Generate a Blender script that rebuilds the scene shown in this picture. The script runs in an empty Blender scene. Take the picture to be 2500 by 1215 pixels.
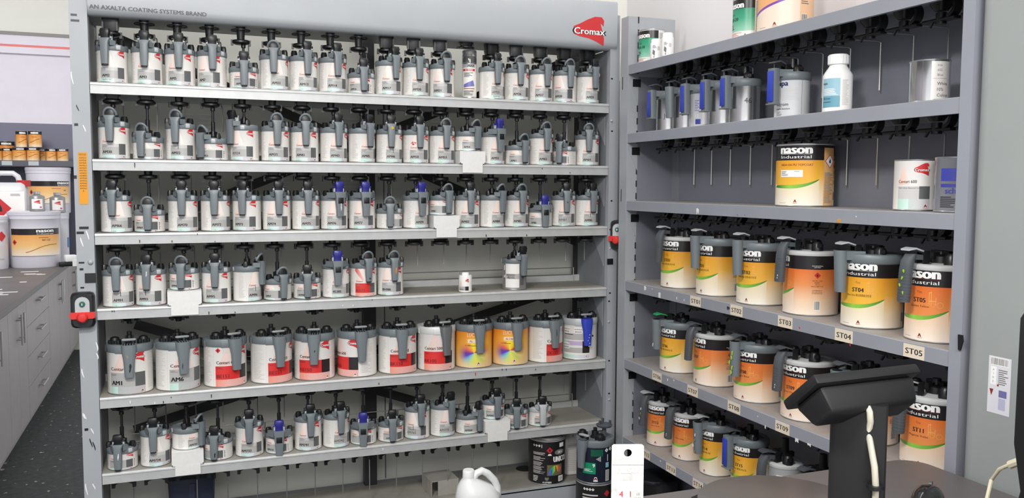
import bpy, bmesh, math, random
from mathutils import Vector, Matrix
random.seed(7)
PI = math.pi
SC = bpy.context.scene
COL = SC.collection

# ------------------------------------------------------------------ camera
CF = 2106.35
CLOC = Vector((-1.672418, -3.214035, 1.565189))
yaw, pitch, roll = math.radians(21.18688), math.radians(-4.247588), math.radians(0.270628)
fwd = Vector((math.sin(yaw)*math.cos(pitch), math.cos(yaw)*math.cos(pitch), math.sin(pitch)))
r0 = Vector((math.cos(yaw), -math.sin(yaw), 0)); u0 = r0.cross(fwd)
RT = math.cos(roll)*r0 + math.sin(roll)*u0
UP = -math.sin(roll)*r0 + math.cos(roll)*u0
cd = bpy.data.cameras.new('camera'); cam = bpy.data.objects.new('camera', cd); COL.objects.link(cam)
m = Matrix((RT, UP, -fwd)).transposed().to_4x4(); m.translation = CLOC
cam.matrix_world = m
cd.sensor_fit = 'HORIZONTAL'; cd.sensor_width = 36; cd.lens = CF/2500*36; cd.clip_start = .05; cd.clip_end = 60
SC.camera = cam

# ------------------------------------------------------------------ world, lamps, exposure
w = bpy.data.worlds.new('World'); SC.world = w; w.use_nodes = True
w.node_tree.nodes['Background'].inputs[0].default_value = (.97, .98, 1, 1)
w.node_tree.nodes['Background'].inputs[1].default_value = .92
def area(name, loc, target, sx, sy, power, col=(1, .985, .96)):
    l = bpy.data.lights.new(name, 'AREA'); l.shape = 'RECTANGLE'; l.size = sx; l.size_y = sy; l.energy = power; l.color = col
    o = bpy.data.objects.new(name, l); COL.objects.link(o); o.location = loc
    o.rotation_euler = (Vector(target)-Vector(loc)).to_track_quat('-Z', 'Y').to_euler(); return o
area('ceiling_and_fill_light', (-2.05, -2.6, 2.95), (-2.05, -2.6, 0), .5, .5, 84)
area('ceiling_and_fill_light', (-1.0, -.5, 3.2), (-1.0, -.5, 0), 2.6, .25, 19)
area('ceiling_and_fill_light', (-3.1, 3.0, 3.2), (-3.1, 5.2, 1.6), 1.2, 1.2, 82, (1, .99, 1))  # added lamp, out of view, tilted to brighten the far wall
area('ceiling_and_fill_light', (-1.2, -4.2, 3.0), (-1.2, -1.5, 1.0), 1.2, 1.2, 60)  # added fill panel behind the camera, reaching deeper into the shelves
SC.view_settings.view_transform = 'Standard'
SC.view_settings.look = 'None'
SC.view_settings.gamma = 1
SC.view_settings.use_curve_mapping = False
SC.view_settings.exposure = 0.15

# ------------------------------------------------------------------ pixel helpers (2500 x 1215 photograph)
def pj(P):
    d = Vector(P)-CLOC; z = d.dot(fwd)
    return (1250+CF*d.dot(RT)/z, 607.5-CF*d.dot(UP)/z, z)
def on(x, y, ax, v):
    d = (x-1250)*RT-(y-607.5)*UP+CF*fwd; t = (v-CLOC[ax])/d[ax]
    return CLOC+t*d
def solve(px, fn, a, b):
    for _ in range(40):
        c = (a+b)/2
        if (pj(fn(a))[0]-px)*(pj(fn(c))[0]-px) <= 0: b = c
        else: a = c
    return (a+b)/2
def sx(px, Y, z): return solve(px, lambda X: (X, Y, z), -2.6, .6)
def sy(px, X, z): return solve(px, lambda Y: (X, Y, z), -2.1, .3)
def ang(c, r, px, z, lim=80):
    """turn about the tin's axis that brings its front to this column of the photograph"""
    base = math.degrees(math.atan2(CLOC.x-c[0], -(CLOC.y-c[1])))
    best = None
    for k in range(-lim*2, lim*2+1):
        a = math.radians(base+k*.5)
        e = abs(pj((c[0]+r*math.sin(a), c[1]-r*math.cos(a), z))[0]-px)
        if best is None or e < best[0]-1e-6: best = (e, a)
    return best[1]

# ------------------------------------------------------------------ materials
def lin(c):
    return tuple(((v/255)/12.92 if v/255 <= .04045 else ((v/255+.055)/1.055)**2.4) for v in c)+(1,)
MATS = {}
def M(name, rgb, rough=.5, metal=0, spec=.5, noise=0, alpha=None, trans=0, coat=0, bump=0, nscale=8):
    if name in MATS: return MATS[name]
    mt = bpy.data.materials.new(name); mt.use_nodes = True; nt = mt.node_tree; b = nt.nodes['Principled BSDF']
    b.inputs['Base Color'].default_value = lin(rgb); b.inputs['Roughness'].default_value = rough
    b.inputs['Metallic'].default_value = metal; b.inputs['Specular IOR Level'].default_value = spec
    b.inputs['Transmission Weight'].default_value = trans; b.inputs['Coat Weight'].default_value = coat
    if noise or bump:
        tc = nt.nodes.new('ShaderNodeTexCoord'); nz = nt.nodes.new('ShaderNodeTexNoise'); nz.inputs['Scale'].default_value = nscale
        nz.inputs['Detail'].default_value = 6
        nt.links.new(tc.outputs['Object'], nz.inputs['Vector'])
        if noise:
            cr = nt.nodes.new('ShaderNodeValToRGB'); c = lin(rgb)
            cr.color_ramp.elements[0].position = .3; cr.color_ramp.elements[1].position = .7
            cr.color_ramp.elements[0].color = tuple(v*(1-noise) for v in c[:3])+(1,); cr.color_ramp.elements[1].color = tuple(min(1, v*(1+noise)) for v in c[:3])+(1,)
            nt.links.new(nz.outputs['Fac'], cr.inputs['Fac']); nt.links.new(cr.outputs['Color'], b.inputs['Base Color'])
        if bump:
            bp = nt.nodes.new('ShaderNodeBump'); bp.inputs['Strength'].default_value = bump; bp.inputs['Distance'].default_value = .01
            nt.links.new(nz.outputs['Fac'], bp.inputs['Height']); nt.links.new(bp.outputs['Normal'], b.inputs['Normal'])
    MATS[name] = mt; return mt
def ramp_mat(name, stops, v0, v1, axis='y', rough=.35, hatch=None):
    """printed gradient over the label's own coordinates (u along the wrap, v up, in metres); hatch = (rgb, freq, share)"""
    if name in MATS: return MATS[name]
    mt = bpy.data.materials.new(name); mt.use_nodes = True; nt = mt.node_tree; N = nt.nodes; L = nt.links; b = N['Principled BSDF']
    b.inputs['Roughness'].default_value = rough
    uv = N.new('ShaderNodeUVMap'); sp = N.new('ShaderNodeSeparateXYZ'); L.new(uv.outputs[0], sp.inputs[0])
    mr = N.new('ShaderNodeMapRange'); mr.inputs[1].default_value = v0; mr.inputs[2].default_value = v1
    if axis == 'd':
        ad = N.new('ShaderNodeMath'); ad.operation = 'ADD'; L.new(sp.outputs[0], ad.inputs[0]); L.new(sp.outputs[1], ad.inputs[1]); L.new(ad.outputs[0], mr.inputs[0])
    else: L.new(sp.outputs['xyz'.index(axis)], mr.inputs[0])
    cr = N.new('ShaderNodeValToRGB'); e = cr.color_ramp.elements
    e[0].position, e[0].color = stops[0][0], lin(stops[0][1]); e[1].position, e[1].color = stops[-1][0], lin(stops[-1][1])
    for p, c in stops[1:-1]:
        q = e.new(p); q.color = lin(c)
    L.new(mr.outputs[0], cr.inputs[0]); out = cr.outputs[0]
    if hatch:
        ad = N.new('ShaderNodeMath'); ad.operation = 'ADD'; L.new(sp.outputs[0], ad.inputs[0]); L.new(sp.outputs[1], ad.inputs[1])
        mu = N.new('ShaderNodeMath'); mu.operation = 'MULTIPLY'; mu.inputs[1].default_value = hatch[1]; L.new(ad.outputs[0], mu.inputs[0])
        fr = N.new('ShaderNodeMath'); fr.operation = 'FRACT'; L.new(mu.outputs[0], fr.inputs[0])
        lt = N.new('ShaderNodeMath'); lt.operation = 'LESS_THAN'; lt.inputs[1].default_value = hatch[2]; L.new(fr.outputs[0], lt.inputs[0])
        mx = N.new('ShaderNodeMix'); mx.data_type = 'RGBA'; L.new(lt.outputs[0], mx.inputs[0]); L.new(out, mx.inputs[6]); mx.inputs[7].default_value = lin(hatch[0]); out = mx.outputs[2]
    L.new(out, b.inputs['Base Color']); MATS[name] = mt; return mt
def burst_mat(name, u0, v0):
    """rainbow fan printed round a point of the label, orange above"""
    mt = bpy.data.materials.new(name); mt.use_nodes = True; nt = mt.node_tree; N = nt.nodes; L = nt.links; b = N['Principled BSDF']
    b.inputs['Roughness'].default_value = .35
    uv = N.new('ShaderNodeUVMap'); sp = N.new('ShaderNodeSeparateXYZ'); L.new(uv.outputs[0], sp.inputs[0])
    def mth(op, a, c):
        n = N.new('ShaderNodeMath'); n.operation = op
        for i, v in enumerate((a, c)):
            if isinstance(v, (int, float)): n.inputs[i].default_value = v
            else: L.new(v, n.inputs[i])
        return n.outputs[0]
    du = mth('SUBTRACT', sp.outputs[0], u0); dv = mth('SUBTRACT', sp.outputs[1], v0)
    a = mth('ADD', mth('DIVIDE', mth('ARCTAN2', dv, du), 2*PI), .5)
    cr = N.new('ShaderNodeValToRGB'); e = cr.color_ramp.elements
    st = [(0, (120, 60, 150)), (.06, (90, 70, 190)), (.12, (120, 190, 215)), (.2, (190, 220, 130)), (.3, (240, 225, 90)), (.38, (190, 215, 110)), (.45, (245, 225, 140)), (.52, (170, 70, 130)), (.58, (215, 90, 60)), (.66, (240, 200, 40)), (.76, (250, 225, 60)), (.84, (240, 170, 60)), (.92, (225, 110, 90)), (1, (120, 60, 150))]
    e[0].position, e[0].color = 0, lin(st[0][1]); e[1].position, e[1].color = 1, lin(st[-1][1])
    for p, c in st[1:-1]:
        q = e.new(p); q.color = lin(c)
    L.new(a, cr.inputs[0])
    c2 = N.new('ShaderNodeValToRGB'); f = c2.color_ramp.elements
    f[0].position, f[0].color = 0, lin((238, 205, 160)); f[1].position, f[1].color = 1, lin((226, 122, 34)); q = f.new(.45); q.color = lin((240, 185, 70))
    mr = N.new('ShaderNodeMapRange'); mr.inputs[1].default_value = .0; mr.inputs[2].default_value = .165; L.new(sp.outputs[1], mr.inputs[0]); L.new(mr.outputs[0], c2.inputs[0])
    dist = mth('SQRT', mth('ADD', mth('MULTIPLY', du, du), mth('MULTIPLY', mth('MULTIPLY', dv, dv), 1.3)), 0)
    mk = N.new('ShaderNodeMapRange'); mk.inputs[1].default_value = .035; mk.inputs[2].default_value = .075; L.new(dist, mk.inputs[0])
    mx = N.new('ShaderNodeMix'); mx.data_type = 'RGBA'; L.new(mk.outputs[0], mx.inputs[0]); L.new(cr.outputs[0], mx.inputs[6]); L.new(c2.outputs[0], mx.inputs[7])
    L.new(mx.outputs[2], b.inputs['Base Color']); MATS[name] = mt; return mt

PAINT = M('rack grey paint', (162, 166, 170), .42, 0, .5, .03)
PAINT2 = M('rack blue grey paint', (146, 149, 158), .45, 0, .5, .03)
SHELF = M('galvanised shelf', (188, 190, 190), .38, .2, .5, .06, nscale=25)
SHELFTOP = M('shelf top lining', (150, 146, 138), .6, 0, .4, .1, nscale=14)
DKPANEL = M('dark blue grey panel', (120, 123, 133), .5, 0, .5, .04)
INNER = M('darker steel panel', (128, 131, 137), .5, 0, .5, .05)  # darker grey steel of the inner panels and tray
BLACK = M('black plastic', (24, 25, 27), .38)
BLACK2 = M('black steel', (38, 39, 42), .5)
GREYP = M('grey lid plastic', (112, 120, 124), .42)
GREYL = M('light grey plastic', (182, 186, 188), .35)
GREYD = M('dark grey plastic', (78, 82, 86), .45)
BLUE = M('blue plastic', (42, 42, 128), .35)
BLUEG = M('blue grip rubber', (48, 66, 178), .4)
GREEN = M('green plastic', (40, 160, 90), .4)
WHITE = M('white tin paint', (236, 233, 229), .32)
WHITEP = M('white plastic', (238, 238, 238), .35)
TINM = M('tinplate', (222, 222, 222), .22, 1)
TINR = M('tinplate rim', (190, 192, 194), .3, .85)
STEEL = M('steel rod', (190, 190, 188), .3, .9)
RED = M('red plastic', (214, 48, 44), .4)
INK = M('black ink', (28, 28, 30), .5)
GINK = M('grey ink', (120, 118, 118), .5)
LINK = M('pale grey ink', (206, 202, 199), .5)
WINK = M('white ink', (242, 242, 240), .4)
DRED = M('dark red ink', (140, 46, 40), .5)
RINK = M('red ink', (196, 44, 48), .45)
BAND = M('light grey band', (176, 175, 173), .35)
BANDD = M('dark grey block', (92, 94, 95), .35)
BANDK = M('black block', (44, 38, 40), .35)
BANDR = M('red band', (214, 52, 50), .35)
PEACH = ramp_mat('peach print', [(0, (236, 196, 180)), (.45, (240, 222, 214)), (1, (238, 234, 230))], -.02, .03, 'x')
STRIP = ramp_mat('pearl strip print', [(0, (182, 218, 198)), (.35, (204, 226, 224)), (.65, (214, 212, 226)), (1, (226, 206, 222))], -.03, .08, 'x')
HATCHG = ramp_mat('fine line print', [(0, (206, 226, 220)), (1, (228, 210, 222))], -.02, .1, 'x', hatch=((150, 132, 140), 330, .32))
HATCHT = ramp_mat('fine red line print', [(0, (240, 215, 205)), (1, (240, 236, 232))], -.02, .05, 'x', hatch=((196, 120, 112), 260, .28))
HATCHR = ramp_mat('red line print', [(0, (240, 170, 140)), (1, (238, 216, 208))], -.03, .02, 'x', hatch=((222, 90, 76), 260, .42))
ORANGE = ramp_mat('orange fade print', [(0, (240, 226, 210)), (.3, (238, 205, 172)), (.62, (232, 146, 84)), (1, (222, 104, 40))], .0, .15)
AMBER = ramp_mat('amber fade print', [(0, (240, 230, 212)), (.3, (236, 214, 176)), (.62, (234, 178, 72)), (1, (224, 150, 36))], .0, .15)
ORANGEP = ramp_mat('orange panel print', [(0, (232, 150, 84)), (1, (222, 104, 36))], .05, .15)
AMBERP = ramp_mat('amber panel print', [(0, (240, 190, 66)), (1, (226, 152, 40))], .05, .15)
CREAMO = ramp_mat('peach cream print', [(0, (240, 228, 216)), (1, (238, 206, 174))], .0, .06)
CREAMA = ramp_mat('pale cream print', [(0, (240, 234, 222)), (1, (236, 220, 184))], .0, .06)
GSWOOSH = ramp_mat('green swoosh print', [(0, (60, 130, 40)), (.35, (150, 205, 80)), (1, (52, 130, 36))], -.06, .07, 'x')
TEAL = ramp_mat('teal print', [(0, (150, 205, 180)), (.5, (70, 165, 130)), (1, (34, 136, 100))], .02, .1)
NLOGOK = M('black label band', (34, 32, 33), .3)
OLINE = M('pale orange ink', (238, 178, 96), .4)

# ------------------------------------------------------------------ mesh helpers
def finish(name, bm, mats, parent=None, smooth=40, loc=None, rz=None):
    me = bpy.data.meshes.new(name); bm.to_mesh(me); bm.free()
    for mt in (mats if isinstance(mats, (list, tuple)) else [mats]): me.materials.append(mt)
    if smooth:
        me.polygons.foreach_set('use_smooth', [True]*len(me.polygons))
        me.set_sharp_from_angle(angle=math.radians(smooth))
    return link(name, me, parent, loc, rz)
def link(name, me, parent=None, loc=None, rz=None):
    o = bpy.data.objects.new(name, me); COL.objects.link(o)
    if parent: o.parent = parent
    if loc is not None: o.location = loc
    if rz is not None: o.rotation_euler = (0, 0, rz)
    return o
def thing(name, label, cat, loc=(0, 0, 0), rz=0, group=None):
    o = bpy.data.objects.new(name, None); COL.objects.link(o); o.location = loc; o.rotation_euler = (0, 0, rz)
    o.empty_display_size = .05
    return tag(o, label, cat, group)
def tag(o, label, cat, group=None):
    o['label'] = label; o['category'] = cat
    if group: o['group'] = group
    return o
def struct(o): o['kind'] = 'structure'; return o
def box(bm, x0, x1, y0, y1, z0, z1, mi=0, bev=0, rot=None, piv=None):
    vs = [bm.verts.new((x, y, z)) for x in (x0, x1) for y in (y0, y1) for z in (z0, z1)]
    fs = [bm.faces.new([vs[i] for i in q]) for q in ((0, 1, 3, 2), (4, 6, 7, 5), (0, 4, 5, 1), (2, 3, 7, 6), (0, 2, 6, 4), (1, 5, 7, 3))]
    for f in fs: f.material_index = mi
    if rot is not None: bmesh.ops.rotate(bm, verts=vs, cent=piv or ((x0+x1)/2, (y0+y1)/2, (z0+z1)/2), matrix=rot)
    if bev:
        es = list({e for f in fs for e in f.edges})
        r = bmesh.ops.bevel(bm, geom=es, offset=bev, segments=2, affect='EDGES', profile=.5)
        for f in r['faces']: f.material_index = mi
    return vs
def lathe(bm, prof, seg=36, mi=0, c=(0, 0, 0), cap=True):
    """profile of (r, z) or (r, z, material); closes at r = 0"""
    rings = []
    for p in prof:
        r, z = p[0], p[1]
        if r < 1e-6: rings.append([bm.verts.new((c[0], c[1], c[2]+z))])
        else: rings.append([bm.verts.new((c[0]+r*math.cos(2*PI*i/seg), c[1]+r*math.sin(2*PI*i/seg), c[2]+z)) for i in range(seg)])
    for k in range(len(rings)-1):
        A, B = rings[k], rings[k+1]; mm = prof[k+1][2] if len(prof[k+1]) > 2 else mi
        for i in range(seg):
            j = (i+1) % seg
            q = [A[i % len(A)], A[j % len(A)], B[j % len(B)], B[i % len(B)]]
            u = []
            for v in q:
                if v not in u: u.append(v)
            if len(u) > 2: bm.faces.new(u).material_index = mm
def loft(bm, rings, mi=0, cap=True, closed=True):
    R_ = [[bm.verts.new(p) for p in r] for r in rings]; n = len(R_[0])
    for A, B in zip(R_, R_[1:]):
        for i in range(n if closed else n-1):
            j = (i+1) % n; bm.faces.new((A[i], A[j], B[j], B[i])).material_index = mi
    if cap:
        bm.faces.new(R_[0][::-1]).material_index = mi; bm.faces.new(R_[-1]).material_index = mi
    return R_
def rrect(cx, cy, w_, d, z, r=.35, n=3):
    out = []; rr = min(w_, d)*r
    for sxn, syn, a0 in ((1, 1, 0), (-1, 1, 90), (-1, -1, 180), (1, -1, 270)):
        for k in range(n):
            a = math.radians(a0+90*k/(n-1))
            out.append((cx+sxn*(w_/2-rr)+rr*math.cos(a), cy+syn*(d/2-rr)+rr*math.sin(a), z))
    return out
def tube(bm, pts, r, seg=8, mi=0):
    pts = [Vector(p) for p in pts]; rings = []; u = None
    for i, p in enumerate(pts):
        t = (pts[min(i+1, len(pts)-1)]-pts[max(i-1, 0)]).normalized()
        if u is None: u = t.cross(Vector((0, 0, 1)) if abs(t.z) < .9 else Vector((1, 0, 0)))
        u = (u-t*u.dot(t)).normalized(); v = t.cross(u)
        rings.append([p+r*(math.cos(2*PI*k/seg)*u+math.sin(2*PI*k/seg)*v) for k in range(seg)])
    loft(bm, rings, mi)
def prism(bm, pts, y0, y1, mi=0, axis='y'):
    """outline (x, z) extruded along y (or (y, z) along x)"""
    mk = (lambda p, t: (p[0], t, p[1])) if axis == 'y' else ((lambda p, t: (t, p[0], p[1])) if axis == 'x' else (lambda p, t: (p[0], p[1], t)))
    A = [bm.verts.new(mk(p, y0)) for p in pts]; B = [bm.verts.new(mk(p, y1)) for p in pts]; n = len(pts)
    fs = [bm.faces.new(A), bm.faces.new(B[::-1])]+[bm.faces.new((A[i], B[i], B[(i+1) % n], A[(i+1) % n])) for i in range(n)]
    for f in fs: f.material_index = mi
    bmesh.ops.recalc_face_normals(bm, faces=fs)
# ---- lettering
TC = {}
def glyphs(s, bold=0.0):
    k = (s, bold)
    if k not in TC:
        cu = bpy.data.curves.new('lettering', 'FONT'); cu.body = s; cu.resolution_u = 2; cu.offset = bold; cu.size = 1
        o = bpy.data.objects.new('lettering', cu); me = o.to_mesh()
        vs = [(v.co.x, v.co.y) for v in me.vertices]; fs = [tuple(p.vertices) for p in me.polygons]
        o.to_mesh_clear(); bpy.data.objects.remove(o); bpy.data.curves.remove(cu)
        x0 = min((v[0] for v in vs), default=0); x1 = max((v[0] for v in vs), default=0)
        TC[k] = ([(v[0]-x0, v[1]) for v in vs], fs, x1-x0)
    return TC[k]
GC = {}
def glyphs_cut(s, bold, step):
    """lettering sliced into upright strips so that it bends smoothly round a tin"""
    k = (s, bold, round(step, 3))
    if k not in GC:
        vs, fs, W_ = glyphs(s, bold); t = bmesh.new(); V = [t.verts.new((x, y, 0)) for x, y in vs]
        for f in fs:
            try: t.faces.new([V[i] for i in f])
            except ValueError: pass
        x = step
        while x < W_:
            bmesh.ops.bisect_plane(t, geom=t.verts[:]+t.edges[:]+t.faces[:], plane_co=(x, 0, 0), plane_no=(1, 0, 0)); x += step
        t.verts.index_update()
        GC[k] = ([(v.co.x, v.co.y) for v in t.verts], [tuple(v.index for v in f.verts) for f in t.faces], W_); t.free()
    return GC[k]
class Sheet:
    """printed pieces in (s, z), laid flat or wrapped round a tin of radius R"""
    def __init__(self, R=None):
        self.R = R; self.bm = bmesh.new(); self.uv = self.bm.loops.layers.uv.new('UVMap'); self.mats = []
    def mi(self, mt):
        if mt not in self.mats: self.mats.append(mt)
        return self.mats.index(mt)
    def P(self, s, z, lv):
        o = .0002+lv*.00012
        if self.R is None: return (s, -o, z)
        a = s/self.R; r = self.R+o
        return (r*math.sin(a), -r*math.cos(a), z)
    def face(self, pts, mt, lv):
        vs = [self.bm.verts.new(self.P(s, z, lv)) for s, z in pts]
        try: f = self.bm.faces.new(vs)
        except ValueError: return
        f.material_index = self.mi(mt)
        for l, (s, z) in zip(f.loops, pts): l[self.uv].uv = (s, z)
    def patch(self, s0, s1, z0, z1, mt, lv=1):
        n = 1 if self.R is None else max(1, math.ceil((s1-s0)/self.R/math.radians(3.4)))
        for k in range(n):
            a, b = s0+(s1-s0)*k/n, s0+(s1-s0)*(k+1)/n
            self.face([(a, z0), (b, z0), (b, z1), (a, z1)], mt, lv)
    def band(self, top, bot, s0, s1, mt, lv=1, n=48):
        """area between two curves z(s)"""
        for k in range(n):
            a, b = s0+(s1-s0)*k/n, s0+(s1-s0)*(k+1)/n
            self.face([(a, bot(a)), (b, bot(b)), (b, top(b)), (a, top(a))], mt, lv)
    def poly(self, pts, mt, lv=1):
        t = bmesh.new(); f = t.faces.new([t.verts.new((s, z, 0)) for s, z in pts])
        if f.normal.z < 0 or f.calc_area() == 0: pass
        bmesh.ops.triangulate(t, faces=t.faces[:])
        if self.R:
            s0, s1 = min(p[0] for p in pts), max(p[0] for p in pts); st = self.R*math.radians(4)
            k = s0+st
            while k < s1:
                bmesh.ops.bisect_plane(t, geom=t.verts[:]+t.edges[:]+t.faces[:], plane_co=(k, 0, 0), plane_no=(1, 0, 0)); k += st
        t.normal_update()
        for f in t.faces:
            q = [(v.co.x, v.co.y) for v in f.verts]
            self.face(q if f.normal.z > 0 else q[::-1], mt, lv)
        t.free()
    def text(self, s, x, z, h, mt, lv=2, align='c', bold=.0, wide=1.0, width=None):
        vs, fs, W_ = glyphs(s, min(bold, 0)); k = h/.72; kx = k*wide
        if width and W_: kx = width/W_
        if self.R and kx*W_ > .012: vs, fs, W_ = glyphs_cut(s, min(bold, 0), max(.05, round(self.R*math.radians(4.5)/kx, 2)))
        x0 = x-(W_*kx/2 if align == 'c' else (W_*kx if align == 'r' else 0))
        for j, d in enumerate((0,) if bold <= 0 else (-1, 1) if bold < .05 else (-1, 0, 1)):
            e = d*bold*k*1.1
            for f in fs: self.face([(x0+vs[i][0]*kx+e, z+vs[i][1]*k) for i in f], mt, lv+j*.12)
        return W_*kx
    def lines(self, s0, s1, z0, z1, n, mt=None, lv=2, th=.45):
        p = (z1-z0)/n
        for k in range(n):
            e = s0+(s1-s0)*random.uniform(.55, 1)
            self.patch(s0, e, z0+k*p, z0+k*p+p*th, mt or LINK, lv)
    def diamond(self, s, z, r, a, b, lv=2):
        self.poly([(s-r, z), (s, z-r), (s+r, z), (s, z+r)], a, lv)
        if b:
            self.poly([(s-.22*r, z-.3*r), (s+.22*r, z-.3*r), (s+.2*r, z+.05*r), (s, z+.5*r), (s-.2*r, z+.05*r)], b, lv+1)
    def logo(self, s, z, w_, h, dark=INK):
        """red cone mark with its name across"""
        P_ = [(0, .62), (.2, .72), (.45, .88), (.7, 1.0), (.92, 1), (1, .88), (.985, .68), (.93, .74), (.88, .78), (.95, .5), (1, .25), (.99, 0), (.75, .13), (.5, .23), (.2, .28), (0, .36)]
        self.poly([(s+a*w_, z+b*h) for a, b in P_], RINK, 2)
        self.text('Cromax', s+w_*.52, z+h*.36, h*.24, dark, 3, bold=.07, width=w_*1.08)
        self.text('Cromax', s+w_*.52, z+h*.365, h*.235, WINK, 4, bold=.02, width=w_*1.0)
    def amark(self, s, z, h, name=True, back=False):
        if back: self.poly([(s-h*.8, z-h*.35), (s+h*.8, z-h*.35), (s+h*.35, z+h*1.2), (s-h*.35, z+h*1.2)], WINK, 2)
        self.text('A', s, z+h*.1, h, DRED, 3, bold=.08)
        if name: self.text('AXALTA', s, z-h*.35, h*.3, DRED, 3, bold=.02)
    def barcode(self, s0, s1, z0, z1, mt=None):
        self.patch(s0, s1, z0, z1, WINK, 2); x = s0+.0008
        while x < s1-.0012:
            wd = random.choice((.0005, .0009, .0013)); self.patch(x, min(x+wd, s1-.0006), z0+.002, z1-.001, mt or INK, 3); x += wd+random.choice((.0006, .001))
    def build(self, name, parent, loc=None, rz=None):
        if self.R: bmesh.ops.remove_doubles(self.bm, verts=self.bm.verts[:], dist=.00002)
        return finish(name, self.bm, self.mats or [WHITE], parent, 30 if self.R else 0, loc, rz)

# ------------------------------------------------------------------ the room
ZL = [1.9009, 1.6453, 1.3950, 1.1389, .8323, .5667]          # rack shelves, top to bottom
ZR = [2.0435, 1.7726, 1.5032, 1.1803, .8599, .5368]          # side rack shelves
WALLY, WALLX, FARY = .38, .285, 5.75
bm = bmesh.new(); box(bm, -6, 1.2, -4.5, 5.95, -.05, 0)
FLOOR = M('speckled dark floor', (62, 66, 66), .6, 0, .4, .35, nscale=30)
nt = FLOOR.node_tree; nz = nt.nodes.new('ShaderNodeTexNoise'); nz.inputs['Scale'].default_value = 26; nz.inputs['Detail'].default_value = 3
tc = nt.nodes.new('ShaderNodeTexCoord'); nt.links.new(tc.outputs['Object'], nz.inputs['Vector'])
gt = nt.nodes.new('ShaderNodeMath'); gt.operation = 'GREATER_THAN'; gt.inputs[1].default_value = .685; nt.links.new(nz.outputs['Fac'], gt.inputs[0])
mx = nt.nodes.new('ShaderNodeMix'); mx.data_type = 'RGBA'; mx.inputs[7].default_value = lin((186, 188, 182)); nt.links.new(gt.outputs[0], mx.inputs[0])
bs = nt.nodes['Principled BSDF']; nt.links.new(bs.inputs['Base Color'].links[0].from_socket, mx.inputs[6]); nt.links.new(mx.outputs[2], bs.inputs['Base Color'])
struct(finish('floor', bm, FLOOR, smooth=0))
bm = bmesh.new(); box(bm, -6, 1.2, -4.5, 5.95, 3.3, 3.35); struct(finish('ceiling', bm, M('ceiling white', (232, 232, 230), .8), smooth=0))
CREAM = M('cream wall', (231, 231, 223), .75, noise=.015); LILAC = M('pale lilac wall', (226, 222, 230), .7, noise=.02)
bm = bmesh.new(); box(bm, -2.0, WALLX+.1, WALLY, WALLY+.1, 0, 3.3)
for x in (-.86,): box(bm, x-.0025, x+.0025, WALLY-.001, WALLY, .3, 3.3, 1)
for zz in (1.83, 1.585):
    for xx in (-1.64, -1.56, -1.28, -1.05, -.98, -.70, -.62):
        for k in range(5): box(bm, xx-.032+.006*(k % 2), xx+.03, WALLY-.0015, WALLY, zz-.016*k, zz-.016*k+.0035, 2)
struct(finish('wall_back', bm, [CREAM, GINK, M('louvre edge', (244, 244, 240), .4)], smooth=0))
bm = bmesh.new(); box(bm, WALLX, WALLX+.1, -4.5, WALLY, 0, 3.3); struct(finish('wall_right', bm, M('white wall', (226, 223, 225), .7), smooth=0))
zc = on(80, 85, 1, FARY).z; zr = on(80, 115, 1, FARY).z; zb = on(80, 134, 1, FARY).z; zd = on(80, 301, 1, FARY).z
bm = bmesh.new(); box(bm, -6, -1.9, FARY, FARY+.1, 0, 3.3, 0)
box(bm, -6, -1.9, FARY-.004, FARY, .9, zd, 2); box(bm, -6, -1.9, FARY-.002, FARY, zd, zb, 1)
struct(finish('wall_far', bm, [CREAM, LILAC, M('blue grey wall panel', (116, 116, 134), .6)], smooth=0))
bm = bmesh.new(); box(bm, -6, -1.9, FARY-.06, FARY, zb, zc-.015, 0); box(bm, -6, -1.9, FARY-.062, FARY-.06, zr-.012, zr+.008, 1); box(bm, -6, -1.9, FARY-.07, FARY, zc-.02, zc+.01, 2)
struct(finish('trim_1', bm, [LILAC, M('red stripe', (224, 110, 108), .5), M('grey bead', (128, 126, 122), .5)], smooth=0))
bm = bmesh.new(); box(bm, -6.05, -6, -4.5, 5.95, 0, 3.3); struct(finish('wall_left', bm, LILAC, smooth=0))

# ------------------------------------------------------------------ long rack: posts, fascia, shelves, stirrer drives
def splashes(bm, n, fx, mi_w, mi_k, y):
    for (x, z, h_, k) in fx:
        pts = []; L_ = 7
        for i in range(L_):
            t = i/(L_-1); wd = .0012*math.sin(PI*(.15+.8*t))+.0006
            pts.append((x+.004*math.sin(t*2.4+x*40), z-h_*t, wd))
        A = [(p[0]-p[2], p[1]) for p in pts]+[(p[0]+p[2], p[1]) for p in pts[::-1]]
        prism(bm, A, y-.0008, y+.0002, mi_k if k else mi_w)
def shelf_mesh(w_, d, lip, mats=1):
    """rolled front edge, lip turned down, a flat top and a rear upstand; x 0..w_, y 0..d, top at 0"""
    bm = bmesh.new()
    prof = [(.004, 0), (.0005, -.0015), (-.001, -.005), (-.001, -.009), (.0015, -.0105), (.0015, -lip), (.012, -lip), (.012, -lip+.0015), (.003, -lip+.0015), (.003, -.012), (.006, -.004), (d, -.004), (d, 0)]
    prism(bm, prof, 0, w_, 0, 'x')
    box(bm, .001, w_-.001, .006, d-.002, -.0005, .0006, 1)
    box(bm, 0, w_, d-.004, d, 0, .028, 0)
    box(bm, 0, w_, d-.03, d, -lip, -.004, 0); box(bm, 0, w_, .10, .14, -.03, -.004, 0)
    return bm
RW = 1.935
rack = thing('mixing_rack', 'long grey steel paint mixing rack with six loaded shelves and a fascia board', 'shelving rack', (-RW, 0, 0))
rx = lambda x: x+RW
bm = bmesh.new()
box(bm, -.0565, -.0015, -.004, .02, 0, 2.34); box(bm, -.004, -.0015, .02, .06, 0, 2.34)
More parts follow.
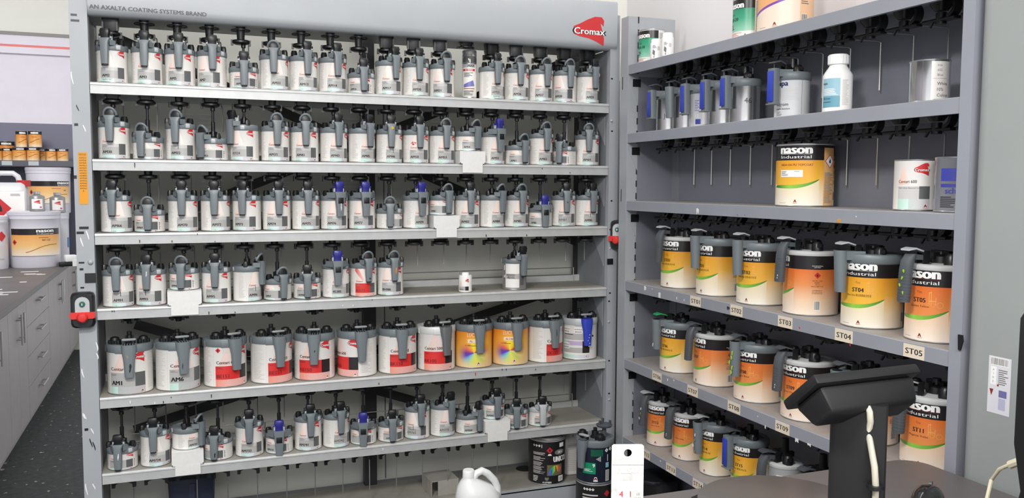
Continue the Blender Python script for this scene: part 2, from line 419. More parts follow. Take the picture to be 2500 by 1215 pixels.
Q = lambda px, py: (rx(on(px, py, 1, -.004).x), on(px, py, 1, -.004).z)
for (px, py, pw, ph) in ((180, 36, 13, 5), (183, 50, 18, 5), (186, 304, 8, 6), (184, 432, 6, 8), (205, 556, 20, 6), (196, 568, 16, 6), (199, 641, 12, 4), (199, 657, 8, 5), (201, 702, 8, 4), (211, 1048, 8, 6)):
    x, z = Q(px, py); a = pw/1400; b_ = ph/1400; box(bm, x-a, x+a, -.0045, -.003, z-b_, z+b_, 1)
splashes(bm, 0, [Q(177, 175)+(.04, 0), Q(190, 256)+(.02, 1), Q(205, 305)+(.022, 0), Q(200, 580)+(.03, 0), Q(213, 563)+(.03, 0), Q(235, 835)+(.03, 0), Q(236, 862)+(.02, 0), Q(203, 900)+(.03, 0), Q(206, 1008)+(.02, 0), Q(209, 1010)+(.018, 0), Q(222, 1070)+(.03, 1), Q(229, 1078)+(.03, 1), Q(212, 1180)+(.04, 0), Q(229, 1180)+(.02, 0), Q(225, 1045)+(.02, 0)], 2, 1, -.004)
x, z = Q(221, 640); bmesh.ops.create_uvsphere(bm, u_segments=12, v_segments=8, radius=.009, matrix=Matrix.Translation((x, -.004, z)))
x, z = Q(221, 678); box(bm, x-.017, x+.017, -.008, -.003, z-.016, z+.016, 1)
finish('post', bm, [PAINT, BLACK, WHITEP], rack, 30)
bm = bmesh.new()
box(bm, RW+.0015, RW+.045, -.004, .02, 0, 2.262); box(bm, RW+.0015, RW+.004, .02, .06, 0, 2.262)
for (px, py, k) in ((1493, 295, 0), (1489, 606, 0), (1486, 785, 0), (1487, 975, 0), (1496, 55, 0), (1493, 100, 1), (1494, 192, 1), (1494, 320, 1), (1493, 490, 1), (1490, 560, 1), (1489, 715, 1), (1487, 735, 1), (1487, 880, 1), (1487, 960, 1)):
    x, z = Q(px, py)
    if k: box(bm, x-.004, x+.004, -.0045, -.003, z-.003, z+.003, 1)
    else: bmesh.ops.create_uvsphere(bm, u_segments=10, v_segments=6, radius=.0055, matrix=Matrix.Translation((x, -.004, z)))
x, z = Q(1489, 638); box(bm, x-.013, x+.013, -.008, -.003, z-.012, z+.012, 1)
finish('post', bm, [PAINT, BLACK], rack, 30)
for x in (-.05, RW/2+.0, RW-.002):
    bm = bmesh.new(); box(bm, x, x+.05, .285, .33, 0, 2.3); finish('rear_post', bm, BLACK2, rack, 0)
# end panels
for nm, x0 in (('side_panel', -.0012), ('side_panel', RW)):
    bm = bmesh.new(); box(bm, x0, x0+.0012, .021, .285, .0, 2.12, 0)
    if x0 > 0:
        for zz in ZL: prism(bm, [(.03, zz-.05), (.03, zz-.17), (.13, zz-.05)], x0-.0015, x0-.0002, 1, 'x')
    finish(nm, bm, [INNER, PAINT], rack, 0)
# fascia
bm = bmesh.new()
prof = [(.03, 2.119), (.014, 2.117), (.002, 2.1195), (-.007, 2.126), (-.0125, 2.136), (-.014, 2.15), (-.014, 2.306), (-.008, 2.314), (.03, 2.314), (.03, 2.30), (.0, 2.30), (.0, 2.14), (.006, 2.13), (.03, 2.128)]
prism(bm, prof, .0, RW+.028, 0, 'x'); finish('fascia', bm, PAINT, rack, 50)
fas = rack.children[-1]
sh = Sheet(); Y0 = -.0142
def fz(px, py): P = on(px, py, 1, Y0); return rx(P.x), P.z
a, za = fz(218, 16); b_, zb_ = fz(504, 36)
sh.text('AN AXALTA COATING SYSTEMS BRAND', a, za-.005, .0135, M('charcoal ink', (70, 72, 76), .5), 1, 'l', .025, width=b_-a)
sh.build('lettering', fas, (0, Y0, 0))
sh = Sheet(); a, z1 = fz(1400, 108); b_, z2 = fz(1475, 44)
sh.logo(a, z1+.002, b_-a, z2-z1); sh.build('logo', fas, (0, Y0, 0))
# top tray, shelves and base
bm = bmesh.new(); box(bm, 0, RW, .03, .235, 2.123, 2.128); box(bm, 0, RW, .229, .235, 2.128, 2.15)
tray = finish('top_tray', bm, INNER, rack, 0)
shelves = []
MARKS = {0: [], 1: [(329, 397, .016, 1), (700, 425, .004, 1), (1324, 410, .004, 1), (1392, 420, .004, 1)], 2: [(341, 585, .01, 1), (420, 586, .008, 1), (525, 588, .006, 1), (482, 568, .006, 1), (1187, 572, .009, 1), (1286, 572, .007, 1)],
         3: [(274, 757, .006, 1), (510, 760, .01, 1), (574, 760, .006, 1), (279, 757, .006, 1), (909, 730, .004, 1), (837, 744, .005, 0), (862, 744, .005, 0)],
         4: [(318, 978, .01, 0), (378, 982, .008, 0), (399, 978, .012, 1), (516, 962, .012, 1), (418, 968, .004, 1), (925, 934, .007, 1), (1226, 899, .008, 1), (1236, 899, .008, 1), (1308, 900, .005, 1), (1161, 909, .012, 2), (984, 935, .006, 3)],
         5: [(935, 1093, .008, 0), (450, 1133, .004, 1)]}
for i, z in enumerate(ZL):
    bm = shelf_mesh(RW, .27, .038)
    for px, py, h_, k in MARKS[i]:
        P = on(px, py, 1, .0); x = rx(P.x); zz = min(P.z-z, -.004); h_ = min(h_, .036+zz) if zz > -.034 else .003
        prism(bm, [(x-.0016, zz), (x+.0014, zz-.001), (x+.0008, zz-h_), (x-.0012, zz-h_)], -.0012, .0014, 2+k)
    s = finish('shelf', bm, [SHELF, SHELFTOP, WHITEP, BLACK, RINK, M('amber splash', (214, 150, 50), .5)], rack, 30, (0, 0, z)); shelves.append(s)
bm = bmesh.new(); box(bm, 0, RW, .0, .30, .305, .31, 1); box(bm, 0, RW, 0, .004, .0, .319, 0); box(bm, 0, RW, .3, .34, .3, .309, 2)
for px, py in ((1265, 1130),): P = on(px, py, 2, .31); lathe(bm, [(0, .0002), (.04, .0002), (.041, -.001)], 24, 3, (rx(P.x), min(P.y, .26), .31))
finish('base_shelf', bm, [PAINT, SHELFTOP, INNER, BLACK2], rack, 0)
# flat crossed braces behind the shelves
def brace(p, q, wd=.036):
    a = on(p[0], p[1], 1, .284); b = on(q[0], q[1], 1, .284)
    a.x = max(a.x, -RW+.02); b.x = min(b.x, -.01)
    d = (b-a).normalized(); n = Vector((-d.z, 0, d.x))*wd/2; bm = bmesh.new()
    prism(bm, [(rx((a+n).x), (a+n).z), (rx((b+n).x), (b+n).z), (rx((b-n).x), (b-n).z), (rx((a-n).x), (a-n).z)], .2725, .2765)
    finish('brace', bm, BLACK2, rack, 0)
brace((262, 84), (1440, 590)); brace((262, 590), (1430, 140)); brace((330, 790), (1430, 1080)); brace((328, 1048), (1430, 690))
# wire backstop rail
for i in (2, 3, 4, 5):
    bm = bmesh.new(); z = ZL[i]
    tube(bm, [(.03, .262, z+.06), (RW-.03, .262, z+.06)], .002, 6); tube(bm, [(.03, .262, z+.03), (RW-.03, .262, z+.03)], .002, 6)
    for k in range(8): x = .03+(RW-.06)*k/7; tube(bm, [(x, .262, z+.0), (x, .262, z+.062)], .002, 6)
    finish('wire_rail', bm, STEEL, shelves[i], 40, (0, 0, -z))

# stirrer drives: part meshes shared
def drive_mesh(kind):
    bm = bmesh.new()
    if kind == 'spool':
        lathe(bm, [(0, 0), (.017, 0), (.015, -.012), (.013, -.045), (.028, -.047), (.031, -.05), (.031, -.057), (.02, -.062), (0, -.062)], 20)
        bmesh.ops.create_cone(bm, cap_ends=False, segments=24, radius1=.034, radius2=.034, depth=.003, matrix=Matrix.Translation((0, 0, -.012)))
        for k in range(4): box(bm, -.033, .033, -.0015, .0015, -.0135, -.0105, 0, rot=Matrix.Rotation(k*PI/4, 3, 'Z'), piv=(0, 0, 0))
        for s_ in (-1, 1): box(bm, s_*.03-.004, s_*.03+.004, -.006, .006, -.066, -.046)
    elif kind == 'block':
        loft(bm, [rrect(0, 0, .052, .044, 0, .2), rrect(0, 0, .05, .042, -.03, .2), rrect(0, 0, .044, .038, -.044, .2)])
        lathe(bm, [(0, -.04), (.022, -.044), (.032, -.05), (.032, -.056), (.02, -.062), (0, -.062)], 20)
        for s_ in (-1, 1): box(bm, s_*.031-.004, s_*.031+.004, -.006, .006, -.066, -.046)
        for s_ in (-1, 1): box(bm, s_*.022-.003, s_*.022+.003, -.024, -.02, -.044, -.01)
    elif kind == 'star':
        lathe(bm, [(0, 0), (.012, 0), (.012, -.04), (.018, -.044), (0, -.05)], 16)
        n = 24; pts = []
        for k in range(n):
            r = .033+(.004 if k % 3 == 0 else -.002); pts.append((r*math.cos(2*PI*k/n), r*math.sin(2*PI*k/n)))
        prism(bm, pts, -.053, -.045, 0, 'z')
    elif kind == 'arch':
        n = 9; up = [(-.034+.068*k/(n-1), -.01-.012*abs(2*k/(n-1)-1)**2) for k in range(n)]
        prism(bm, up+[(x, z-.009) for x, z in up[::-1]], -.006, .006)
        for s_ in (-1, 1): box(bm, s_*.034-.0055, s_*.034+.0055, -.008, .008, -.038, -.016)
        box(bm, -.012, .012, -.012, .012, -.012, .03)
    elif kind == 'big':
        lathe(bm, [(0, 0), (.024, 0), (.022, -.02), (.018, -.03), (.034, -.033), (.036, -.04), (.028, -.05), (.012, -.052), (.010, -.062), (0, -.062)], 20)
        for k in range(5): a = k*2*PI/5; box(bm, .03*math.cos(a)-.005, .03*math.cos(a)+.005, .03*math.sin(a)-.005, .03*math.sin(a)+.005, -.055, -.035)
    me = bpy.data.meshes.new('stirrer_drive'); 
    rod = {'spool': .095, 'block': .095, 'star': .10, 'arch': .135, 'big': 0}[kind]
    if rod:
        x = .031; tube(bm, [(x-.012, .01, -.052), (x-.001, .052, -.051), (x, .056, -.056), (x, .056, -.05-rod)] if kind != 'arch' else [(x, 0, -.02), (x, 0, -.16)], .0021, 6, 1)
    bm.to_mesh(me); bm.free(); me.materials.append(BLACK); me.materials.append(STEEL)
    me.polygons.foreach_set('use_smooth', [True]*len(me.polygons)); me.set_sharp_from_angle(angle=math.radians(40)); return me
DR = {k: drive_mesh(k) for k in ('spool', 'block', 'star', 'arch', 'big')}
DX = [rx(-1.871+.1058*i) for i in range(18)]; DXB = [rx(-1.838+.1600*i) for i in range(12)]
def drives(parent, z, xs, kinds, y=.063):
    for i, x in enumerate(xs):
        k = kinds[i % len(kinds)]; o = link('stirrer_drive', DR[k], parent, (x, y, z), random.uniform(-.2, .2))
        if parent is tray and i == 12: o.scale.z = .4
drives(tray, 2.123, DX, ['block', 'spool', 'spool', 'spool', 'spool', 'spool', 'spool', 'spool', 'spool', 'block', 'block', 'block', 'block', 'block', 'block', 'block', 'block', 'block'])
drives(shelves[0], -.005, DX, ['block', 'block', 'spool', 'block', 'spool', 'spool', 'block', 'spool', 'block', 'spool', 'block', 'block', 'block', 'block', 'block', 'block', 'block', 'block'])
drives(shelves[1], -.005, DX, ['block', 'spool', 'block', 'spool', 'spool', 'block', 'block', 'spool', 'block', 'block'])
drives(shelves[2], -.005, DX, ['block', 'block', 'block', 'block', 'spool', 'spool', 'block', 'spool'])
drives(shelves[3], -.005, DXB, ['big'], .085)
drives(shelves[4], -.005, DX, ['star'])
drives(shelves[5], -.036, DX[:14], ['arch'])
# control switches on the two posts
def switch(name_sign, x, y, z, rz, flip):
    b0 = finish('control_switch', (lambda bm: (loft(bm, [rrect(0, 0, .074, .12, 0, .2), rrect(0, 0, .072, .118, .028, .2), rrect(0, 0, .06, .108, .036, .25)]), bmesh.ops.rotate(bm, verts=bm.verts[:], cent=(0, 0, 0), matrix=Matrix.Rotation(PI/2, 3, 'X')), bm)[2])(bmesh.new()), BLACK, rack, 40, (x, y, z), rz)
    bm = bmesh.new(); prism(bm, [(.022*math.cos(t)*1.0, .026+.02*math.sin(t)) for t in [PI*k/8 for k in range(9)]]+[(.022*math.cos(t), -.004+.014*math.sin(t)) for t in [PI+PI*k/8 for k in range(9)]], -.0385, -.034); finish('switch_plate', bm, GREYL, b0)
    bm = bmesh.new(); lathe(bm, [(0, .007), (.0085, .006), (.0095, 0)], 20); bmesh.ops.rotate(bm, verts=bm.verts[:], cent=(0, 0, 0), matrix=Matrix.Rotation(PI/2, 3, 'X')); finish('start_button', bm, M('green button', (36, 96, 78), .35), b0, 40, (0, -.038, .022))
    sh = Sheet(); sh.text('I' if not flip else '0', 0, -.004, .008, WINK, 1, bold=.04); sh.build('button_mark', b0, (0, -.0452, .022))
    bm = bmesh.new(); loft(bm, [rrect(0, 0, .078, .022, .026, .2), rrect(0, 0, .076, .022, .044, .3)])
    lathe(bm, [(.0, .062), (.012, .06), (.017, .054), (.018, .03)], 20, 0, (0, -.006, 0))
    bmesh.ops.rotate(bm, verts=bm.verts[:], cent=(0, 0, 0), matrix=Matrix.Rotation(PI/2, 3, 'X')); finish('stop_button', bm, RED, b0, 40, (0, .0, -.016))
P = on(202, 757, 1, -.03); switch('', rx(P.x), -.0045, P.z, 0, False)
P = on(1512, 572, 1, -.02); bm = bmesh.new()
switch('', rx(P.x)+.008, -.02, P.z, -.9, True)
for k, px in enumerate((1503, 1516)):
    bm = bmesh.new(); P = on(px, 700, 1, .03); tube(bm, [(rx(P.x)+.0, .03, 0), (rx(P.x)+.0, .03, 2.0)], .006, 8); finish('conduit', bm, PAINT, rack, 40)
# amber list taped to the post
a = on(190, 371, 1, -.0055); b_ = on(216, 498, 1, -.0055)
sh = Sheet(); W_, H_ = b_.x-a.x, a.z-b_.z; AM = M('amber paper', (226, 152, 38), .7)
sh.patch(0, W_, 0, H_, AM, 0)
for k, t_ in enumerate(('DEVOE', 'AM22', 'AM36', 'AM60', 'AM61', 'AM69', 'AM702', 'AM835', 'AM895', 'AM930', 'AM933', 'AM960', 'AM965', 'AM967', '8')):
    sh.text(t_, W_*.5, H_*(.945-.049*k-(.02 if k else 0)), .0052, INK, 1, width=W_*.8 if k < 14 else None, bold=.01)
sh.patch(W_*.15, W_*.85, H_*.928, H_*.932, INK, 1)
tag(sh.build('paper_note', None, (a.x, -.0048, b_.z)), 'amber strip of paper with a handwritten code list taped to the grey post', 'note')

# ------------------------------------------------------------------ tint tins of the long rack
R1, H1, HS, R4, H4 = .0495, .122, .072, .0745, .168
BODY = {}
def body_mesh(R, H, mt, key, open_top=False):
    k = (round(R, 4), round(H, 4), key)
    if k not in BODY:
        bm = bmesh.new(); e = R*.035
        lathe(bm, [(0, .0012, 1), (R-.003, .0012, 1), (R-.001, 0, 1), (R+.0006, .001, 1), (R+.0006, .0026, 1), (R, .0034, 1), (R, H-.004, 0), (R+.0007, H-.003, 1), (R+.0007, H-.0008, 1), (R-.001, H, 1), (R-.004, H-.001, 1), (R-.005, H-.004, 1), (R*.82, H-.004, 1), (R*.8, H-.001, 1), (R*.76, H-.001, 1), (R*.74, H-.004, 1), (0, H-.003, 1)], 96)
        me = bpy.data.meshes.new('tin_body'); bm.to_mesh(me); bm.free(); me.materials.append(mt); me.materials.append(TINR)
        me.polygons.foreach_set('use_smooth', [True]*len(me.polygons)); me.set_sharp_from_angle(angle=math.radians(35)); BODY[k] = me
    return BODY[k]
LM = {}
def mesh_of(key, fn, mats):
    if key not in LM:
        bm = bmesh.new(); fn(bm); me = bpy.data.meshes.new(key[0]); bm.to_mesh(me); bm.free()
        for mt in mats: me.materials.append(mt)
        me.polygons.foreach_set('use_smooth', [True]*len(me.polygons)); me.set_sharp_from_angle(angle=math.radians(42)); LM[key] = me
    return LM[key]
def small_ring(bm):
    R = R1
    lathe(bm, [(R+.0010, -.003), (R+.0024, 0), (R+.0028, .013), (R+.001, .0175), (R*.8, .0195), (R*.76, .015), (0, .015)], 48)
    for a in (-42, 42, 130, -130):
        a = math.radians(a); vs = box(bm, -.008, .008, -R-.0040, -R+.004, .001, .0155, 1, .0025)
        vv = bm.verts[-1:]  # rotate the clip just made
        new = [v for v in bm.verts if v.index == -1 and not v.tag]
        bmesh.ops.rotate(bm, verts=new, cent=(0, 0, 0), matrix=Matrix.Rotation(a, 3, 'Z'))
        for v in bm.verts: v.tag = True
def tagall(bm):
    for v in bm.verts: v.tag = True
def newv(bm): return [v for v in bm.verts if not v.tag]
def small_ring(bm):
    R = R1
    lathe(bm, [(R+.0010, -.003), (R+.0024, 0), (R+.0028, .013), (R+.001, .0175), (R*.8, .0195), (R*.76, .015), (0, .015)], 48)
    tagall(bm)
    for a in (-44, 44, 128, -128):
        box(bm, -.008, .008, -R-.0040, -R+.004, .0, .0155, 1, .003)
        bmesh.ops.rotate(bm, verts=newv(bm), cent=(0, 0, 0), matrix=Matrix.Rotation(math.radians(a), 3, 'Z')); tagall(bm)
def small_handle(bm):
    y = -(R1+.0125)
    loft(bm, [rrect(0, y+.004, .040, .019, .036, .3), rrect(0, y+.002, .034, .02, .030, .35), rrect(0, y, .0285, .02, .021, .4), rrect(0, y, .027, .0195, -.02, .4), rrect(0, y, .0235, .018, -.05, .4)])
    loft(bm, [rrect(0, y, .021, .016, -.05, .4), rrect(0, y, .0195, .0145, -.055, .4)], 1)
    loft(bm, [rrect(0, y+.003, .028, .012, .0362, .3), rrect(0, y+.003, .028, .012, .0368, .3)], 1)
    for s in (-1, 1):
        prism(bm, [(s*.013, y+.006), (s*.018, y-.001), (s*.029, -R1*.84), (s*.022, -R1*.66), (s*.011, -R1*.9)], .013, .030, 0, 'z')
def small_lever(kind):
    def fn(bm):
        y = -(R1+.004)
        if kind == 'g':
            n = 10; tube(bm, [(.0195*math.cos(PI*k/n), y+.004-.010*math.sin(PI*k/n), .038+.023*math.sin(PI*k/n)) for k in range(n+1)], .0042, 8, 0)
            loft(bm, [rrect(0, y+.006, .034, .022, .03, .3), rrect(0, y+.004, .033, .02, .046, .3), rrect(0, y+.002, .026, .012, .056, .4)], 1)
        else:
            loft(bm, [rrect(0, y+.004, .03, .026, .03, .3), rrect(0, y+.002, .028, .024, .045, .35), rrect(0, y-.002, .035, .022, .058, .4), rrect(0, y-.001, .03, .016, .068, .45)], 0)
            for s in (-1, 1): box(bm, s*.017-.0025, s*.017+.0025, y+.002, y+.014, .03, .05, 1)
        for s in (-1, 1): bmesh.ops.create_cone(bm, cap_ends=True, segments=10, radius1=.0045, radius2=.0045, depth=.006, matrix=Matrix.Translation((s*.0185, y+.004, .047)) @ Matrix.Rotation(PI/2, 4, 'Y'))
    return fn
def blue_handle(bm):
    y = -(R1+.012)
    loft(bm, [rrect(0, y+.001, .043, .02, .03, .25), rrect(0, y, .037, .02, .016, .25), rrect(0, y, .033, .02, -.006, .25), rrect(0, y, .028, .019, -.035, .3), rrect(0, y, .026, .017, -.06, .3)])
    box(bm, -.0105, .0105, y-.0112, y-.009, -.013, .009, 1, .001)
    for s in (-1, 1): prism(bm, [(s*.012, y+.003), (s*.0215, y-.006), (s*.042, -R1*.72), (s*.034, -R1*.58), (s*.012, -R1*.8)], .008, .028, 0, 'z')
def knob(bm): loft(bm, [rrect(0, 0, .017, .02, 0, .25), rrect(0, 0, .018, .021, .012, .3), rrect(0, 0, .013, .017, .021, .4)])
def shaft_fn(L):
    def fn(bm):
        h = min(L, .028)
        lathe(bm, [(.02, 0), (.02, .006), (.011, .01), (.009, h), (0, h)], 16)
        if L > .03: lathe(bm, [(.007, h), (.007, max(h, L*.55)), (.0045, max(h, L*.56)), (.0045, L-.012), (.008, L-.01), (.008, L), (0, L)], 12)
        for s in (-1, 1): box(bm, s*.012-.003, s*.012+.003, -.004, .004, .006, .026)
    return fn
def small_lid(parent, H, lever, hang, z_drive, pale=False, rot=0):
    lid = link('mixing_lid', mesh_of(('mixing_lid', pale), small_ring, [GREYL if pale else GREYP, GREYL]), parent, (0, 0, H-.012), hang)
    if lever == 'u':
        link('handle', mesh_of(('handle', 'u'), blue_handle, [GREYP, BLACK]), lid)
        link('lever', mesh_of(('lever', 'u'), small_lever('b'), [BLUE, GREYL]), lid)
    else:
        link('handle', mesh_of(('handle', pale), small_handle, [GREYL if pale else GREYP, BLACK2]), lid)
        link('lever', mesh_of(('lever', lever), small_lever(lever), [BLACK, GREYL] if lever == 'b' else [GREYP, BLACK]), lid)
    for s in (-1, 1):
        a = math.radians(66*s); link('clamp_knob', mesh_of(('clamp_knob',), knob, [BLACK]), lid, (R1*.84*math.sin(a), -R1*.84*math.cos(a), .014), a)
    L = round(max(.02, z_drive-(H-.012+.015)), 3)
    link('paddle_shaft', mesh_of(('paddle_shaft', L), shaft_fn(L), [BLACK]), lid, (0, 0, .0155))
    return lid
def smear(lid, mt, dx, z, h_, w_=.004, y=None):
    """dried paint on a handle"""
    bm = bmesh.new(); yy = y if y is not None else -(R1+.0228)
    n = 9; L_, R_ = [], []
    for k in range(n):
        t = k/(n-1); hw = w_*.5*(.25+.75*math.sin(PI*min(1, .12+.9*t))**.7)*(1-.35*math.sin(5*t+dx*900)**2); cx_ = dx+.25*w_*math.sin(2.6*t+dx*500)
        L_.append((cx_-hw, z-h_*t)); R_.append((cx_+hw, z-h_*t))
    pts = L_+R_[::-1]
    prism(bm, pts, yy-.0006, yy+.0012); finish('paint_smear', bm, mt, lid, 0)
NOTE2 = {'AM2': 'WHITE TINT', 'AM25': 'TRANSP BLUE', 'AM87': 'RED VIOLET', 'AM765': 'TURQUOISE'}
def tint_label(R, H, code, kind, hand=False):
    """wrap print: s = 0 under the code"""
    sh = Sheet(R); k = H/.122; short = H < .1
    s0, s1, sd, se = -.019, .062, .038, .062
    b0, b1 = .12*H, (.42 if not short else .50)*H
    red = kind in ('red',)
    if kind != 'back':
        # small print column to the left of the front panel
        sh.lines(s0-.034, s0-.010, .12*H, .88*H, 22 if not short else 12, LINK)
        sh.patch(s0-.006, s0-.0055, .05*H, .92*H, LINK, 1)
        sh.poly([(s0+.002, b1+.004), (s0+.046, b1+.004), (s0+.03, .93*H), (s0+.022, .93*H)], PEACH, 1)
        if red: sh.poly([(s0, .97*H), (s0, .8*H), (s0+.028, b1+.01), (s0+.036, b1+.012), (s0+.018, .8*H)], ramp_mat('red sweep print', [(0, (206, 56, 52)), (1, (240, 200, 190))], -.02, .014, 'x'), 2)
        sh.patch(s0, se, .012*H+.002, b0, HATCHR if red else STRIP, 1)
        if not red: sh.patch(s0+.045, se, .012*H+.002, b0, HATCHG, 2)
        sh.patch(s0, sd, b0, b1, BANDR if red else BAND, 1); sh.patch(sd, se, b0, b1, BANDD, 1)
        if not short: sh.patch(s0, sd, b1-.09*H, b1, M('pale band', (196, 195, 193), .35) if not red else BANDR, 2)
        sh.lines(s0+.003, s0+.026, b1-.085*H, b1-.01*H, 3, GINK, 3)
        sh.text('Centari', s0+.004, b1+.04*H, .0062 if not short else .005, DRED, 2, 'l', .02)
        if kind == '600': sh.text('600', s0+.034, b1+.04*H, .0062, DRED, 2, 'l', .0)
        if code:
            if hand: sh.text(code, 0, b0+.03*H+.004, .0095, INK, 4, 'c', .0, 1.0)
            else: sh.text(code, 0, b0+.025*H+.002, .0092 if not short else .0072, DRED if red else INK, 4, 'c', .035, 1.0, width=.034 if len(code) > 6 else None)
        if code in NOTE2: sh.text(NOTE2[code], .004, b0-.006 if code != 'AM765' else b0+.022, .0042, INK, 4, 'c', .0, width=.032)
        if code == 'AM50':
            for q in range(7): sh.diamond(-.012+.004*q*(1 if q < 5 else .3), .62*H+.004*math.sin(q*2.3), .0022+.001*(q % 3), RINK, None, 4)
        if code in ('AM32', 'AM46', 'AM91', 'AM93', 'AM90', 'AM96', 'AM765'): sh.poly([(.008, .3*H), (.0098, .31*H), (.0092, .46*H), (.0075, .45*H)], INK, 5)
        if not short: sh.text('1 L', -.006, .035*H, .0045, GINK, 3)
        sh.amark(se-.008, .04*H, .005 if not short else .004, False, True)
        sh.logo(sd+.002, (.68 if not short else .6)*H, .024, .24*H if not short else .3*H, DRED)
        if short: sh.lines(se+.004, se+.01, b0, b1, 8, INK, 2)
        sh.lines(se+.012, se+.05, .1*H, .85*H, 20 if not short else 11, LINK)
    return sh
ORD = ['top', 'second', 'third', 'fourth', 'fifth', 'sixth']
LV = {'b': 'black lever', 'g': 'looped grey lever', 'u': 'blue lever'}
def tin(row, cx, hx, tx, code, lever='b', short=False, lift=0, hand=False, kind='', pale=False, label=None, yc=.063):
    z = ZL[row]+.0012+lift; H = HS if short else H1
    X = XR[(row, cx)]; c = (X, yc, z)
    ph = ang(c, R1, tx, z+.03, 75); hh = max(-.96, min(.96, ang(c, R1+.0135, hx, z+H-.03, 110)))
    nm = ORD[row]+' shelf'+(' of the long rack' if row else ' under the fascia')
    if label is None:
        label = f"{'short' if short else 'tall'} white tint tin {'handwritten' if hand else 'printed'} {code} with {LV[lever]}, {nm}"
    t = thing('tint_tin', label, 'paint tin', c, 0, 'tint tins on the '+ORD[row]+' shelf of the long rack')
    link('tin_body', body_mesh(R1, H, WHITE, 'w'), t, (0, 0, 0))
    tint_label(R1, H, code, kind, hand).build('label', t, (0, 0, 0), ph)
    zu = (2.123 if row == 0 else ZL[row-1]-.005)-.062
    small_lid(t, H, lever, hh, zu-z-.001, pale)
    return t
ROWS = {0: [(274, 255, 258, 'AM2', 'b'), (359.7, 351.8, 349, 'AM3', 'b'), (441.4, 436, 422, 'AM5', 'b'), (516, 519, 494, 'AM7', 'b'), (595.7, 596, 583, 'AM9', 'b', 1), (668.6, 668, 674, 'AM11', 'g'), (741, 752, 742, 'AM13', 'b'), (812, 825.7, 812, 'AM14', 'b'),
            (881.7, 889, 863, 'AM16', 'b', 1), (949.6, 967.5, 944, 'AM17', 'b'), (1015, 1025, 1018, 'AM20', 'b'), (1078, 1091.7, 1068, 'AM21', 'g'), (1200, 1216, 1211, 'AM25', 'b', 0, 0, 1), (1261, 1272, 1263, 'AM26', 'g'), (1318.7, 1337.7, 1317, 'AM27', 'g'), (1377.5, 1394, 1363, 'AM28', 'g'), (1433, 1454.7, 1441, 'AM29', 'b')],
        1: [(278.7, 267, 261, 'AM30', 'g'), (361.6, 343, 347, 'AM31', 'g', 1), (442, 427, 429, 'AM32', 'g'), (521, 489, 500, 'AM33', 'g', 1), (597, 557, 576, 'AM34', 'b', 0, 0, 1), (672, 677.5, 667, 'AM35', 'g'), (744, 747, 733.5, 'AM41', 'g'), (815.5, 828, 818, 'AM43', 'b'), (884, 905, 893.5, 'AM45', 'b'), (949.6, 956, 954.5, 'AM46', 'b'),
            (1015, 1026.6, 1012, 'AM50', 'b'), (1079, 1091, 1080.7, 'AM53', 'g'), (1143, 1167, 1140, 'AM54', 'g', 1, 1), (1204, 1222.8, 1209, 'AM55', 'u'), (1261, 1283, 1253.6, 'AM61', 'g', 1), (1318, 1336.6, 1326.5, 'AM62', 'g'), (1375, 1365, 1351.5, 'AM63', 'b', 1), (1430, 1438.6, 1433, 'AM64', 'g')],
        2: [(285, 272.6, 285, 'AM66', 'b'), (365, 360, 340.6, 'AM69', 'g', 1), (447, 443, 445.6, 'AM70', 'b'), (526, 522.6, 528.8, 'AM72', 'b'), (603, 591, 583, 'AM73', 'b'), (677, 681.7, 662.7, 'AM74', 'b'), (748, 753, 748, 'AM75', 'b'), (818.6, 830.7, 810, 'AM76', 'u'), (885, 894, 874.7, 'AM77', 'u'), (951.7, 953, 954.5, 'AM78', 'g', 1),
            (1014, 1031.8, 1024.6, 'AM79', 'u'), (1079.6, 1097, 1057.7, 'AM81', 'g', 1, 1), (1141, 1150.5, 1136, 'AM82', 'b'), (1200.6, 1228.5, 1211.8, 'AM84', 'g'), (1259.6, 1276.6, 1263.7, 'AM85', 'g'), (1316, 1332, 1303, 'AM86', 'u', 1), (1372, 1384.7, 1373.7, 'AM87', 'b', 0, 0, 1), (1428, 1449.5, 1436.5, 'AM90', 'b')],
        3: [(290, 283, 288, 'AM91', 'g'), (368, 357, 350, 'AM93', 'b'), (450, 441, 424.6, 'AM94', 'g', 1, 1), (528.8, 524, 514, 'AM95', 'b'), (604, 652, 619, 'AM96', 'g'), (677.5, 693.5, 655, 'AM97', 'g', 1), (749.8, 751, 735.5, 'AM98', 'b', 1), (820, 825.6, 823, '4530S', 'u'), (887, 900.7, 879, 'AU175', 'g'), (953, 964, 943, 'XB-47606', 'g')],
        5: [(299, 287.4, 280, '', 'b', 1), (380, 373.7, 378, 'AM724', 'b'), (455.5, 497, 472, 'AM725', 'g', 1, 1), (533, 522, 505, '', 'b', 1), (609, 608.6, 601, 'AM732', 'b'), (681.7, 682, 660, 'AM735', 'u', 1), (753, 759, 741, 'AM741', 'b'), (821, 833.5, 828, 'AM742', 'b', 0, 0, 1), (885.7, 887, 868, '', 'u', 1), (953.7, 959, 946.8, 'AM', 'b', 1),
            (1018, 1029, 1004, 'AM765', 'b', 0, 0, 1), (1081, 1103.8, 1085, 'AM775', 'b', 0, 0, 1), (1140, 1173, 1144, 'AM960', 'b', 1), (1202, 1215.6, 1197, 'AM982', 'b', 1, 1), (1261, 1262, 1250.7, 'AM', 'b', 1), (1316, 1325.6, 1315.5, 'AM986', 'b', 1)]}
